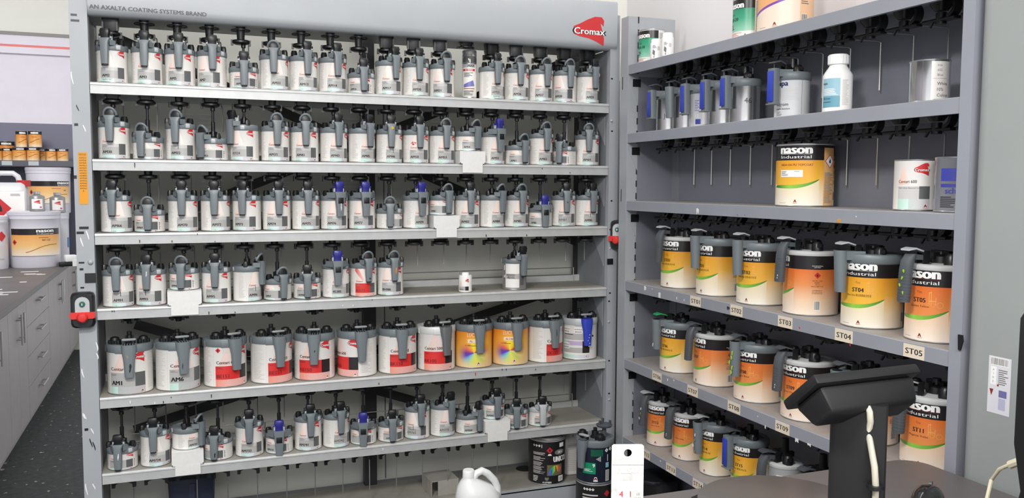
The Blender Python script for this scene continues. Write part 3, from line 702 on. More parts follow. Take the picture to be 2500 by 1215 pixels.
SPEC = {(0, 595.7): 'short white tint tin between the tall tins printed AM7 and AM11 on the top shelf',
        (3, 677.5): 'short white tint tin half hidden by the sideways handle of the tin printed AM96',
        (5, 299): 'short white tint tin first on the sixth shelf, beside the grey post',
        (5, 533): 'short white tint tin with black smear on its handle between AM725 and AM732',
        (5, 885.7): 'short white tint tin with blue lever just right of the handwritten AM742 tin',
        (5, 953.7): 'short white tint tin standing just left of the handwritten AM765 tin',
        (5, 1261): 'short white tint tin between the riser carrying AM982 and the pale lidded AM986',
        (5, 1316): 'short white tint tin printed AM986 with pale white lid and handle, sixth shelf',
        (3, 953): 'tall white tint tin printed XB-47606 with an orange streak on its handle',
        (3, 887): 'tall tint tin printed AU175 on a red band, fourth shelf'}
RISE = .05
XR = {}
for row, L_ in ROWS.items():
    xs = [sx(e[0], .063, ZL[row]+.06+(.05 if len(e) > 6 and e[6] else 0)) for e in L_]
    for it in range(200):
        for i in range(len(xs)-1):
            d_ = .1053-(xs[i+1]-xs[i])
            if d_ > 0: xs[i] -= d_/2; xs[i+1] += d_/2
        xs[0] = max(xs[0], -1.875); xs[-1] = min(xs[-1], -.062)
    for e, x in zip(L_, xs): XR[(row, e[0])] = x
for row, L_ in ROWS.items():
    for e in L_:
        cx, hx, tx, code, lv = e[:5]; short = len(e) > 5 and e[5]; up = len(e) > 6 and e[6]; hand = len(e) > 7 and e[7]
        t = tin(row, cx, hx, tx, code, lv, bool(short), RISE if up else 0, bool(hand), 'red' if code == 'AU175' else ('600' if code.startswith('XB') else ''), pale=(code == 'AM986'), label=SPEC.get((row, cx)))
        lid_ = next(c for c in t.children if c.name.startswith('mixing_lid'))
        SM = {'AM46': (M('yellow paint', (196, 160, 40), .5), 0, .026, .012, .012), 'XB-47606': (M('orange paint', (236, 140, 40), .5), .002, .0, .024, .004), 'AM93': (WHITEP, .003, .012, .018, .003), 'AM76': (WHITEP, .0, -.012, .028, .003), 'AU175': (INK, .0, -.036, .006, .006), 'AM87': (INK, -.001, -.008, .005, .005)}
        if code in SM: smear(lid_, *SM[code][:5])
        if (row, cx) == (5, 299): smear(lid_, WHITEP, .004, .006, .022, .004)
        if (row, cx) == (5, 533): smear(lid_, INK, .006, -.026, .016, .005)
        if up:
            cs = [q[0] for q in L_]; k_ = cs.index(cx); xa, xb = XR[(row, cs[k_-1])]+R1+.0035, XR[(row, cs[k_+1])]-R1-.0035
            x = (xa+xb)/2; W2 = min(.0585, (xb-xa)/2); bm = bmesh.new(); D = .118; zz = ZL[row]
            box(bm, -W2, W2, -.006, -.003, .0015, RISE-.0025, 0); box(bm, -W2, W2, -.0062, D, RISE-.0025, RISE, 0); box(bm, -W2, -W2+.0025, -.003, D, .0015, RISE-.0025, 0); box(bm, W2-.0025, W2, -.003, D, .0015, RISE-.0025, 0)
            T2 = W2-.011; box(bm, -T2, T2, -.0062, -.0035, -.034, .0015, 0); box(bm, -T2, T2, -.0035, .012, .0007, .0025, 0)
            for s in (-1, 1): box(bm, s*(W2-.002)-.0015, s*(W2-.002)+.0015, -.0068, .002, .002, .006, 1)
            tag(finish('shelf_riser', bm, [M('white riser', (224, 224, 222), .45, noise=.03, nscale=90), BLACK], None, 30, (x, 0, zz+.0003)), f'white folded riser hooked over the {ORD[row]} shelf edge under the short {code} tin', 'riser', 'hook-on shelf risers')
# paper-labelled tin standing alone on the fourth shelf
z = ZL[3]+.0012; X = -1.871+.1058*14; c = (X, .066, z)
t = thing('tint_tin', 'bare tinplate tin with white paper label printed 4531S, alone on the fourth shelf', 'paint tin', c)
link('tin_body', body_mesh(R1, H1, M('dull tinplate', (176, 176, 174), .3, .6), 'd'), t)
sh = Sheet(R1); sh.patch(-.03, .03, .01, .108, WHITE, 1); sh.patch(-.028, .03, .045, .066, BAND, 2); sh.patch(.034, .052, .02, .066, BANDD, 1)
sh.lines(-.024, .016, .058, .066, 3, INK, 3); sh.text('4531S', -.005, .047, .009, INK, 3, 'c', .03); sh.patch(-.04, -.032, .05, .06, WHITE, 1); sh.patch(-.04, -.034, .08, .1, WHITE, 1)
sh.build('label', t, None, ang(c, R1, 1250, z+.05)); small_lid(t, H1, 'b', ang(c, R1+.0135, 1280, z+.1, 110), ZL[2]-.069-z)
# small white-capped tin
def small_bottle(name, label, cat, c, R, H, neck, cap_h, bodym, capm, group=None, rz=0, shoulder=.8):
    t = thing(name, label, cat, c, rz, group)
    bm = bmesh.new(); lathe(bm, [(0, .001), (R-.003, .0), (R, .003), (R, H*shoulder), (R*.93, H*shoulder+.006), (neck, H*.93), (neck, H), (0, H)], 32); finish('bottle_body', bm, bodym, t)
    bm = bmesh.new(); n = 32; r = neck*1.16
    lathe(bm, [(neck, H-.006), (r, H-.006), (r, H-.006+cap_h*.9), (r*.92, H-.006+cap_h), (0, H-.006+cap_h)], n)
    for k in range(20): a = 2*PI*k/20; box(bm, -.0009, .0009, r-.0004, r+.0008, H-.004, H-.006+cap_h*.88, 0, rot=Matrix.Rotation(a, 3, 'Z'), piv=(0, 0, 0))
    finish('cap', bm, capm, t); return t
X = sx(1137, .03, ZL[3]); t = small_bottle('sample_bottle', 'small tin with white screw cap standing on the bare part of the fourth shelf', 'bottle', (X, .035, ZL[3]+.0012), .0265, .07, .011, .014, WHITE, WHITEP, shoulder=.88)
sh = Sheet(.0265); sh.poly([(-.018, .026), (-.004, .026), (-.01, .052)], PEACH, 1); sh.patch(-.02, .012, .008, .024, BAND, 1); sh.patch(.008, .022, .008, .024, BANDK, 2); sh.text('AM951', -.008, .01, .005, INK, 3, 'c', .02); sh.logo(.008, .04, .014, .014, DRED)
sh.build('label', t, None, ang((X, .035, ZL[3]), .0265, 1131, ZL[3]+.02))
# spray can on the top shelf
z = ZL[0]+.0012; X = sx(1146, .07, z+.08); c = (X, .07, z); t = thing('spray_can', 'white aerosol spray can with clear cap among the tint tins on the top shelf', 'spray can', c)
bm = bmesh.new(); lathe(bm, [(0, .002, 1), (.026, 0, 1), (.0285, .003, 1), (.0275, .008, 1), (.0285, .01, 0), (.0285, .135, 0), (.027, .14, 1), (.0285, .143, 1), (.024, .152, 1), (.014, .16, 1), (.012, .165, 1), (0, .165, 1)], 32); finish('can_body', bm, [WHITE, TINR], t)
bm = bmesh.new(); lathe(bm, [(.0, .165), (.005, .165), (.005, .172), (.0075, .173), (.0075, .183), (0, .184)], 14); finish('nozzle', bm, WHITEP, t)
bm = bmesh.new(); lathe(bm, [(.0288, .14), (.0288, .186), (.0265, .19), (0, .19)], 28); lathe(bm, [(.0285, .14), (.0282, .1855), (.026, .189), (0, .189)], 28)
CLEAR = M('clear plastic', (240, 240, 240), .06, trans=.95); finish('clear_cap', bm, CLEAR, t)
sh = Sheet(.0285); sh.patch(-.028, .028, .122, .135, BAND, 1); sh.text('MAX', .012, .124, .009, INK, 2, 'c', .03); sh.patch(-.024, .028, .108, .116, RINK, 1); sh.text('2K PRIMER', .003, .1095, .005, WINK, 2, 'c', .02)
sh.lines(-.018, .02, .085, .104, 5, INK); sh.poly([(-.02, .056), (.02, .072), (.026, .05), (-.02, .044)], M('blue streak', (112, 116, 180), .4), 1); sh.patch(-.02, .026, .038, .041, RINK, 1); sh.lines(-.02, .024, .014, .034, 5, INK)
sh.build('label', t, None, ang(c, .0285, 1143, z+.08))

# ------------------------------------------------------------------ four-litre tins of the fifth shelf
def big_ring(bm):
    R = R4
    lathe(bm, [(R+.001, -.006), (R+.0025, -.002), (R+.0032, .016), (R+.001, .0215), (R*.86, .0225), (R*.83, .017), (0, .017)], 56)
    for a in (25, -25, 100, -100):
        tagall(bm); box(bm, -.016, .016, -R-.0034, -R+.01, -.008, .016, 0, .003); bmesh.ops.rotate(bm, verts=newv(bm), cent=(0, 0, 0), matrix=Matrix.Rotation(math.radians(a), 3, 'Z'))
def big_handle(bm):
    y = -(R4+.011)
    # open scoop on top, solid tapered grip below
    n = 9; rings = []
    for z, w_, d in ((.024, .05, .042), (.004, .048, .036), (-.014, .042, .028), (-.03, .037, .024), (-.07, .032, .021), (-.088, .030, .019)):
        rings.append(rrect(0, -(R4+.0225)+d/2, w_, d, z, .42, 4))
    loft(bm, rings)
    loft(bm, [rrect(0, -(R4+.0225)+.02, .04, .032, .0243, .42, 4), rrect(0, -(R4+.0225)+.02, .04, .032, .0247, .42, 4)], 1)
    for k in range(4): x = -.013+.0087*k; box(bm, x-.0012, x+.0012, -(R4+.018), -(R4-.01), .0245, .027, 0)
def big_lever(bm):
    y = -(R4-.008)
    loft(bm, [rrect(0, y, .042, .02, .036, .3), rrect(0, y-.004, .047, .024, .040, .35), rrect(0, y-.006, .044, .022, .043, .35)])
    for s in (-1, 1): box(bm, s*.014-.003, s*.014+.003, y-.004, y+.006, .018, .037, 1)
def big_knob(bm):
    n = 30; pts = [((.0195+(.0018 if k % 3 else -.001))*math.cos(2*PI*k/n), (.0195+(.0018 if k % 3 else -.001))*math.sin(2*PI*k/n)) for k in range(n)]
    prism(bm, pts, 0, .017, 0, 'z'); lathe(bm, [(.016, .017), (.014, .026), (.007, .029), (0, .029)], 18)
def big_lid(parent, H, hang, L, style='grey'):
    pal = {'grey': (GREYP, GREYP), 'white': (M('white lid plastic', (214, 216, 214), .35), M('pewter grip', (116, 118, 120), .4, .3)), 'blue': (GREYL, BLUEG)}[style]
    lid = link('mixing_lid', mesh_of(('mixing_lid', 'big', style), big_ring, [pal[0]]), parent, (0, 0, H-.016), hang)
    link('handle', mesh_of(('handle', 'big', style), big_handle, [pal[1], BLACK]), lid)
    link('lever', mesh_of(('lever', 'big'), big_lever, [GREYL, BLACK]), lid)
    for a in (-62, 62):
        a = math.radians(a); link('clamp_knob', mesh_of(('clamp_knob', 'big'), big_knob, [BLACK]), lid, (R4*.7*math.sin(a), -R4*.7*math.cos(a), .0172), a)
    link('paddle_shaft', mesh_of(('paddle_shaft', 'big', round(L, 3)), shaft_fn(L), [BLACK]), lid, (0, 0, .0175))
    return lid
def four_label(R, H, code, name, band, hatch=True, hazard=False):
    sh = Sheet(R); s0, sd, se = -.026, .062, .098; b0, b1 = .17*H, .46*H
    red = band == 'r'
    sh.lines(s0-.06, s0-.014, .1*H, .9*H, 26, LINK); sh.patch(s0-.007, s0-.0062, .03*H, .95*H, LINK, 1)
    sh.patch(s0, se, .015*H+.001, b0, HATCHR if red else STRIP, 1)
    if not red: sh.patch(s0+.03, se, .015*H+.001, b0, ramp_mat('grey line print', [(0, (206, 226, 218)), (1, (226, 214, 222))], -.02, .1, 'x', hatch=((128, 122, 124), 300, .42)), 2)
    sh.patch(s0, sd, b0, b1, BANDR if red else BAND, 1); sh.patch(sd, se, b0, b1, BANDK if red else BANDD, 1)
    if red: sh.patch(s0+.022, sd, b0, b0+.0, BANDR, 1)
    if hatch: sh.poly([(s0+.012, b1+.002), (s0+.09, b1+.002), (s0+.046, .94*H)], HATCHT, 1)
    sh.lines(s0+.004, s0+.03, b1-.06*H, b1-.015*H, 2, GINK if not red else DRED, 3)
    sh.text(name, s0+.004, b1+.045*H, .0115, INK, 3, 'l', .02, width=.052+.02*('0' in name))
    sh.text(code, 0, b0+.035*H, .0155 if not red else .0135, INK if not red else M('deep red ink', (120, 22, 26), .5), 3, 'c', .045 if not red else .02)
    sh.amark(se-.012, .045*H, .0075, False, True)
    sh.logo(sd-.002, .66*H, .036, .25*H)
    if hazard: sh.diamond(s0+.01, .8*H, .0095, RINK, INK, 3); sh.lines(s0+.026, s0+.056, .74*H, .86*H, 5, LINK, 3)
    sh.lines(se+.012, se+.06, .1*H, .9*H, 24, LINK)
    return sh
BIG = [(318, 315, 285, 'AM1', 'Centari', 'g', 0, 'grey', 'four-litre white tin printed AM1 on a grey band, first on the fifth shelf'),
       (434.5, 450, 433, 'AM6', 'Centari', 'g', 0, 'grey', 'four-litre white tin printed AM6 on a grey band, fifth shelf'),
       (550, 580, 544, 'BE151', 'Centari 610', 'r', 1, 'grey', 'four-litre tin printed BE151 on red with a red hazard diamond above'),
       (662.7, 686.5, 672.5, 'BE151', 'Centari 610', 'r', 0, 'grey', 'four-litre tin printed BE151 on red without hazard diamond, beside the AB150 tin'),
       (768, 766, 745, 'AB150', 'Centari 600', 'r', 0, 'grey', 'four-litre tin printed AB150 on a red band with black end block'),
       (871.6, 884.8, 826, 'XB160', 'Centari 600', 'r', 0, 'grey', 'four-litre tin turned so its red code ends in 160, wide black block in front'),
       (970, 984, 968, 'BK110', 'Centari 610', 'r', 0, 'grey', 'four-litre tin printed BK110 on a red band, fifth shelf'),
       (1065, 1093.7, 1049.6, 'AK100', 'Centari 500', 'r', 0, 'white', 'four-litre tin printed AK100 with white lid and pewter grip'),
       (1156, 1174, 1150, 'AL', '', 'l', 0, 'grey', 'orange rainbow four-litre tin beside the white lidded AK100 tin'),
       (1245, 1266.6, 1238, 'AL146', '', 'l', 0, 'grey', 'orange rainbow four-litre tin printed AL146 beside the ZK135 tin'),
       (1330, 1358.8, 1348.7, 'ZK135', 'Centari', 'r', 0, 'grey', 'four-litre tin printed ZK135 on red with black mark on its handle'),
       (1413.8, 1436.5, 1400, 'ACRYLIC', '', 'a', 0, 'blue', 'four-litre tin with acrylic binder stickers and blue grip, beside the side panel')]
for cx, hx, tx, code, name, band, hz, style, lab in BIG:
    yc = .086; z = ZL[4]+.0012; X = min(sx(cx, yc, z+.08), -.082); c = (X, yc, z)
    t = thing('binder_tin', lab, 'paint tin', c, 0, 'four-litre tins on the fifth shelf')
    link('tin_body', body_mesh(R4, H4, WHITE, 'w'), t)
    ph = ang(c, R4, tx, z+.05, 80)
    if band in 'gr': sh = four_label(R4, H4, code, name, band, True, hz)
    elif band == 'l':
        sh = Sheet(R4); BM = MATS.get('rainbow burst print') or burst_mat('rainbow burst print', .012, .062)
        sh.patch(-PI*R4, PI*R4*.999, .0036, H4-.005, BM, 0)
        sh.text('LUCITE', -.016, .126, .017, WINK, 2, 'l', -.015, width=.052); sh.patch(-.014, .03, .102, .117, M('peach label', (246, 214, 184), .5), 1); sh.text(code, -.006, .105, .0085, M('umber ink', (110, 70, 40), .5), 2, 'l', .01)
        sh.text('LC400', -.024, .089, .006, M('umber ink', (110, 70, 40), .5), 2, 'l', .03); sh.lines(-.002, .024, .0892, .094, 1, M('umber ink', (110, 70, 40), .5), 2); sh.amark(.03, .014, .009, True, True)
    else:
        sh = Sheet(R4); a, b_ = -.05, .07
        sh.patch(a, b_, .085, .112, BAND, 1); sh.patch(a, b_, .03, .052, BAND, 1); sh.patch(a, b_, .06, .08, STRIP, 1); sh.patch(a+.02, b_, .062, .079, M('lilac strip', (190, 170, 205), .4), 2); sh.patch(.038, b_, .03, .08, BANDK, 3); sh.patch(a, b_, .008, .022, STRIP, 1)
        sh.lines(a+.004, b_-.04, .106, .112, 1, INK, 2)
        for x, z_ in ((-.034, .112), (.02, .112), (-.036, .046)):
            sh.patch(x-.018, x+.018, z_, z_+.026, WHITE, 3); sh.text('ACRYLIC', x, z_+.0145, .006, INK, 4, 'c', .02); sh.text('BINDER', x, z_+.004, .006, INK, 4, 'c', .02)
        sh.amark(.055, .064, .008, False); sh.amark(.055, .012, .005, False, True); sh.diamond(.088, .1, .006, INK, None)
    sh.build('label', t, None, ph)
    lid_ = big_lid(t, H4, ang(c, R4+.02, hx, z+.12, 110), .04, style)
    if code == 'ZK135': smear(lid_, INK, .0, -.01, .032, .003, -(R4+.0225))
    if code == 'AM1': smear(lid_, INK, .002, -.04, .03, .008, -(R4+.0225)); smear(lid_, M('ochre paint', (150, 140, 90), .5), -.004, -.01, .01, .006, -(R4+.0225))
    if code == 'AM6': smear(lid_, INK, -.006, -.05, .022, .003, -(R4+.0225))
    if code == 'AB150': smear(lid_, INK, .002, -.034, .008, .005, -(R4+.0225))
    if style == 'blue':
        for q in range(5): smear(lid_, WHITEP, .006-.004*(q % 3), -.04-.012*q, .004, .003, -(R4+.0225))

# ------------------------------------------------------------------ side rack
GX, GY, GL, GD = .01494, -.13527, 1.578, .212
rack2 = thing('side_rack', 'grey steel side rack at a right angle to the long rack, with orange tins', 'shelving rack', (GX, GY, 0), -PI/2)
lx = lambda Y: GY-Y
bm = bmesh.new(); box(bm, -.06, -.001, -.002, .002, 0, 2.235); box(bm, -.003, -.001, .002, .045, 0, 2.235)
for k in range(44): box(bm, -.001, .0006, .0405, .0455, .06+k*.05, .085+k*.05, 1)
for z in (1.95, 1.5): box(bm, -.045, -.04, -.0025, -.001, z, z+.05, 1)
finish('post', bm, [PAINT, BLACK2], rack2, 0)
bm = bmesh.new(); box(bm, GL+.001, GL+.034, -.002, .03, 0, 2.4); box(bm, GL+.001, GL+.003, .03, .1, 0, 2.4); finish('post', bm, PAINT2, rack2, 0)
bm = bmesh.new(); box(bm, -.003, -.0005, .0455, GD, 2.0, 2.235, 0); box(bm, -.003, -.0005, .0455, GD, 0, 2.0, 1)
for z in ZR: prism(bm, [(.003, z-.04), (.003, z-.06), (.046, z-.15), (.046, z-.04)], -.0005, .0008, 0, 'x'); box(bm, .0008, .003, .02, .055, z-.085, z-.055, 2)
finish('end_panel', bm, [PAINT, DKPANEL, BLACK], rack2, 0)
bm = bmesh.new(); box(bm, 0, GL, GD, GD+.002, .1, 2.04); box(bm, .0, .05, GD-.004, GD, .1, 2.04, 1); finish('back_panel', bm, [DKPANEL, INNER], rack2, 0)
shelf2 = []
DPOS = [.13+.118*k for k in range(13) if .13+.118*k < GL-.03]
def arm_drive(bm, rod=True):
    loft(bm, [rrect(0, .0, .046, .05, 0, .15), rrect(0, 0, .04, .044, -.026, .2), rrect(0, 0, .026, .028, -.04, .3)])
    n = 8; out = [(.026+.026*math.sin(PI*k/n), -.004-.028+.028*math.cos(PI*k/n)) for k in range(n+1)]; inn = [(.026+.018*math.sin(PI*k/n), -.032+.019*math.cos(PI*k/n)) for k in range(n+1)]
    prism(bm, out+inn[::-1], -.012, .012)
    box(bm, -.052, .05, -.012, .012, -.066, -.057, 0, .003); lathe(bm, [(0, -.044), (.013, -.044), (.013, -.072), (0, -.072)], 14)
    prism(bm, [(-.014, -.066), (-.008, -.066), (-.018, -.08), (-.022, -.078)], -.018, -.012)
    if rod: tube(bm, [(.04, .0, -.061), (.049, .095, -.061), (.051, .102, -.066), (.051, .102, -.2)], .0022, 6, 1)
ARM = mesh_of(('stirrer_drive', 'arm'), arm_drive, [BLACK, STEEL])
ARM2 = mesh_of(('stirrer_drive', 'armless'), lambda bm: arm_drive(bm, False), [BLACK, STEEL])
TOP2 = M('side shelf top', (158, 152, 148), .5, .1, .5, .1, nscale=16)
R2MARK = {2: [(1703, 510, 18, 1), (1800, 525, 3, 2), (1818, 525, 3, 2), (2048, 537, 10, 3), (2090, 530, 4, 1)], 3: [(1610, 715, 22, 1), (1575, 700, 12, 1), (1592, 705, 4, 1), (1652, 725, 7, 1), (1670, 733, 5, 1), (1778, 750, 10, 2), (1952, 800, 8, 4), (2075, 845, 6, 4)],
          4: [(1630, 925, 6, 1), (1645, 928, 5, 1), (1850, 1015, 4, 1), (1868, 1045, 4, 1), (1945, 1078, 9, 1), (1975, 1088, 9, 1)], 5: [(1541, 1090, 8, 1), (1612, 1125, 5, 1)], 0: [], 1: []}
for i, z in enumerate(ZR):
    bm = bmesh.new()
    prism(bm, [(.003, 0), (0, -.002), (0, -.038), (.012, -.038), (.012, -.036), (.002, -.036), (.002, -.003), (GD-.004, -.003), (GD-.004, 0)], 0, GL, 0, 'x')
    box(bm, .001, GL-.001, .005, GD-.006, -.0005, .0006, 1); box(bm, 0, GL, GD-.04, GD-.002, -.036, -.003, 0)
    for px, py, h_, mi in R2MARK[i]:
        P = on(px, py, 0, GX-.0005); x = lx(P.y); zz = P.z-z; s_ = pj(P); sc = s_[2]/CF; hh = h_*sc
        for q in range(3 if h_ > 8 else 1):
            xx = x+(q-1)*.005 if h_ > 8 else x; z0 = min(zz+random.uniform(0, .004), -.003); z1_ = max(z0-hh*random.uniform(.6, 1), -.0375)
            prism(bm, [(xx-.002, z0), (xx+.0018, z0-.002), (xx+.001, z1_), (xx-.001, z1_+.002)], -.0009, .0004, mi+1)
    s = finish('shelf', bm, [PAINT2, TOP2, WHITEP, BLACK, M('amber splash', (214, 150, 50), .5), RINK], rack2, 30, (0, 0, z)); shelf2.append(s)
    for k, x in enumerate(DPOS if i < 3 else DPOS[::2]):
        link('stirrer_drive', ARM if i < 2 else ARM2, s, (x, .095, -.003), random.uniform(-.03, .03))
bm = bmesh.new(); box(bm, 0, GL, 0, GD, .1, .22, 0); finish('base_shelf', bm, PAINT2, rack2, 0)
# code stickers along the shelf fronts
STICK = M('cream sticker', (226, 212, 192), .6)
for i, px, py, w_, h_, t_ in ((3, 1698, 734, 26, 25, 'ST01'), (3, 1798, 757, 30, 27, 'ST02'), (3, 1917, 786, 36, 30, 'ST03'), (3, 2060, 820, 44, 31, 'ST04'), (3, 2231, 858, 52, 33, 'ST05'),
                              (4, 1604, 918, 23, 22, 'ST06'), (4, 1691, 954, 26, 25, 'ST07'), (4, 1792, 994, 31, 27, 'ST08'), (4, 1910, 1045, 35, 30, 'ST09'), (5, 1577, 1108, 20, 22, 'ST12'), (5, 1638, 1144, 24, 25, 'ST13'), (5, 1704, 1184, 26, 25, 'ST14')):
    P = on(px, py, 0, GX); dy = abs(on(px-w_/2, py, 0, GX).y-on(px+w_/2, py, 0, GX).y); hh = min(.034, h_*pj(P)[2]/CF)
    sh = Sheet(); sh.patch(-dy/2, dy/2, -hh/2, hh/2, STICK, 1); sh.text(t_, 0, -hh*.22, hh*.44, INK, 2, 'c', .02, width=dy*.8)
    sh.build('shelf_sticker', shelf2[i], (lx(P.y), 0, max(min(P.z-ZR[i], -.019), -.021)))

def left_place(px, R, X, z):
    def f(Y):
        p = pj((X, Y, z)); return p[0]-R*CF/p[2]*1.0-px
    a, b = -2.1, .3
    for _ in range(40):
        c = (a+b)/2
        if f(a)*f(c) <= 0: b = c
        else: a = c
    return min((a+b)/2, GY-R-.006)
def pail_label(R, H, code, sub, tone, blank=False, cn=''):
    """black band with the maker's name, coloured panel, green sweep, pale foot; s = 0 under the code"""
    sh = Sheet(R); O, OP, CR = (ORANGE, ORANGEP, CREAMO) if tone == 'o' else (AMBER, AMBERP, CREAMA)
    k = H/.19; sc = R/.083
    sh.patch(-PI*R, PI*R*.999, .0036, H-.005, O, 0)
    sh.patch(-PI*R, PI*R*.999, .735*H, H-.005, NLOGOK, 1)
    a, b = -.95*R, .86*R
    cv = lambda s: (.315+.017*(s/R+.3)**2*(1 if s/R > -.3 else .5)+.10*max(0, s/R+.1)**2.2)*H
    sh.band(lambda s: .735*H, cv, a, b, OP, 1); sh.band(cv, lambda s: .0036, a, b, CR, 1)
    th = lambda s: .029*H*math.sin(PI*min(1, max(0, .08+(s-a)/(b-a)*.9)))**.6
    sh.band(lambda s: cv(s)+th(s), lambda s: cv(s)-th(s), a, b, GSWOOSH, 2)
    sh.diamond(a+.05*R, cv(a)+.003, .0045*sc, WINK, None, 3)
    wN = 1.16*R
    sh.text('nason', 0, .842*H, .142*H, WINK, 3, 'c', .065, width=wN); sh.patch(-wN/2, wN/2, .832*H, .836*H, DRED if tone == 'o' else WINK, 3)
    sh.text('Industrial', 0, .765*H, .05*H, WINK, 3, 'c', .0, width=wN*.98)
    if not blank:
        sh.text('Tint', -.0, .645*H, .032*H, DRED, 3, 'c', .0)
        if code: sh.text(code, 0, .525*H, .062*H, INK, 3, 'c', .03)
        if sub: sh.text(sub, .0, .46*H, .03*H, INK, 3, 'c', .0, width=(.9*R if cn else .62*R))
        # pale line drawing of machines
        for (x, z, r) in ((.42*R, .5*H, .028*H), (.62*R, .5*H, .04*H), (.3*R, .5*H, .02*H)):
            n = 16
            for q in range(n):
                t0, t1 = 2*PI*q/n, 2*PI*(q+1)/n
                sh.face([(x+r*math.cos(t0), z+r*math.sin(t0)), (x+r*math.cos(t1), z+r*math.sin(t1)), (x+.88*r*math.cos(t1), z+.88*r*math.sin(t1)), (x+.88*r*math.cos(t0), z+.88*r*math.sin(t0))][::-1], OLINE, 3)
        for (x0, x1, z0, z1) in ((.3, .315, .5, .66), (.36, .375, .52, .68), (.3, .375, .655, .665), (.3, .5, .545, .555), (.49, .505, .5, .6)): sh.patch(x0*R, x1*R, z0*H, z1*H, OLINE, 3)
    sh.amark(.05*R, .062*H, .045*H); sh.patch(-.62*R, -.3*R, .052*H, .056*H, GINK, 3)
    # reverse: hazard diamond, text, bar code
    q = 1.72*R; sh.diamond(q, .645*H, .05*H, RINK, INK, 3)
    for j, (t_, z) in enumerate((('FOR INDUSTRIAL', .785), ('USE ONLY', .762))): sh.text(t_, q, z*H, .016*H, WINK, 3)
    for j, t_ in enumerate(('UN No. 1263', 'PAINT', 'PG III', 'HAZCHEM 3YE')): sh.text(t_, q, (.55-.03*j)*H, .02*H, INK, 3)
    for j in range(3): sh.text(('IN EMERGENCY', 'DIAL 000 POLICE', 'OR FIRE BRIGADE')[j], q, (.4-.024*j)*H, .015*H, INK, 3)
    sh.barcode(q-.1*R, q+.12*R, .09*H, .24*H)
    return sh
def jug_handle(kind):
    def fn(bm):
        R = 1.0; # built for unit offset: handle hangs at y = 0, scaled afterwards
        if kind == 'wide':
            loft(bm, [rrect(0, 0, .036, .034, .022, .45, 4), rrect(0, .001, .035, .032, .0, .45, 4), rrect(0, .002, .033, .029, -.05, .45, 4), rrect(0, .003, .031, .026, -.092, .45, 4)])
            loft(bm, [rrect(0, 0, .029, .027, .0222, .45, 4), rrect(0, 0, .029, .027, .0226, .45, 4)], 1)  # shade of a hollow handle top put in as a black inset
            prism(bm, [(-.017, .008), (-.019, .03), (-.033, .055), (.033, .055), (.019, .03), (.017, .008)], -.004, .02, 0, 'z')
        elif kind == 'ribbed':
            loft(bm, [rrect(0, .012, .03, .016, .03, .4), rrect(0, .002, .034, .022, .012, .4), rrect(0, -.002, .034, .022, -.01, .4), rrect(0, -.006, .032, .022, -.09, .4)])
            for k in range(9):
                z_ = -.018-.0078*k; f_ = (-.01-z_)/.08; cy_ = -.002-.004*f_; loft(bm, [rrect(0, cy_, .0352-.002*f_, .0232, z_, .4), rrect(0, cy_, .0352-.002*f_, .0232, z_-.0036, .4)])
            prism(bm, [(.008, .03), (.05, .026), (.05, .014), (.012, .016)], -.012, .012, 0, 'x')
        else:
            loft(bm, [rrect(0, 0, .032, .026, .022, .25), rrect(0, .002, .03, .024, -.07, .25), rrect(0, .003, .03, .024, -.085, .25)])
            box(bm, -.0125, .0125, -.0148, -.0128, -.078, .014, 1, .001); box(bm, -.018, .018, -.014, .014, -.088, -.084, 0, .001)
            prism(bm, [(-.014, .008), (-.017, .03), (-.03, .05), (.03, .05), (.017, .03), (.014, .008)], -.002, .02, 0, 'z')
    return fn
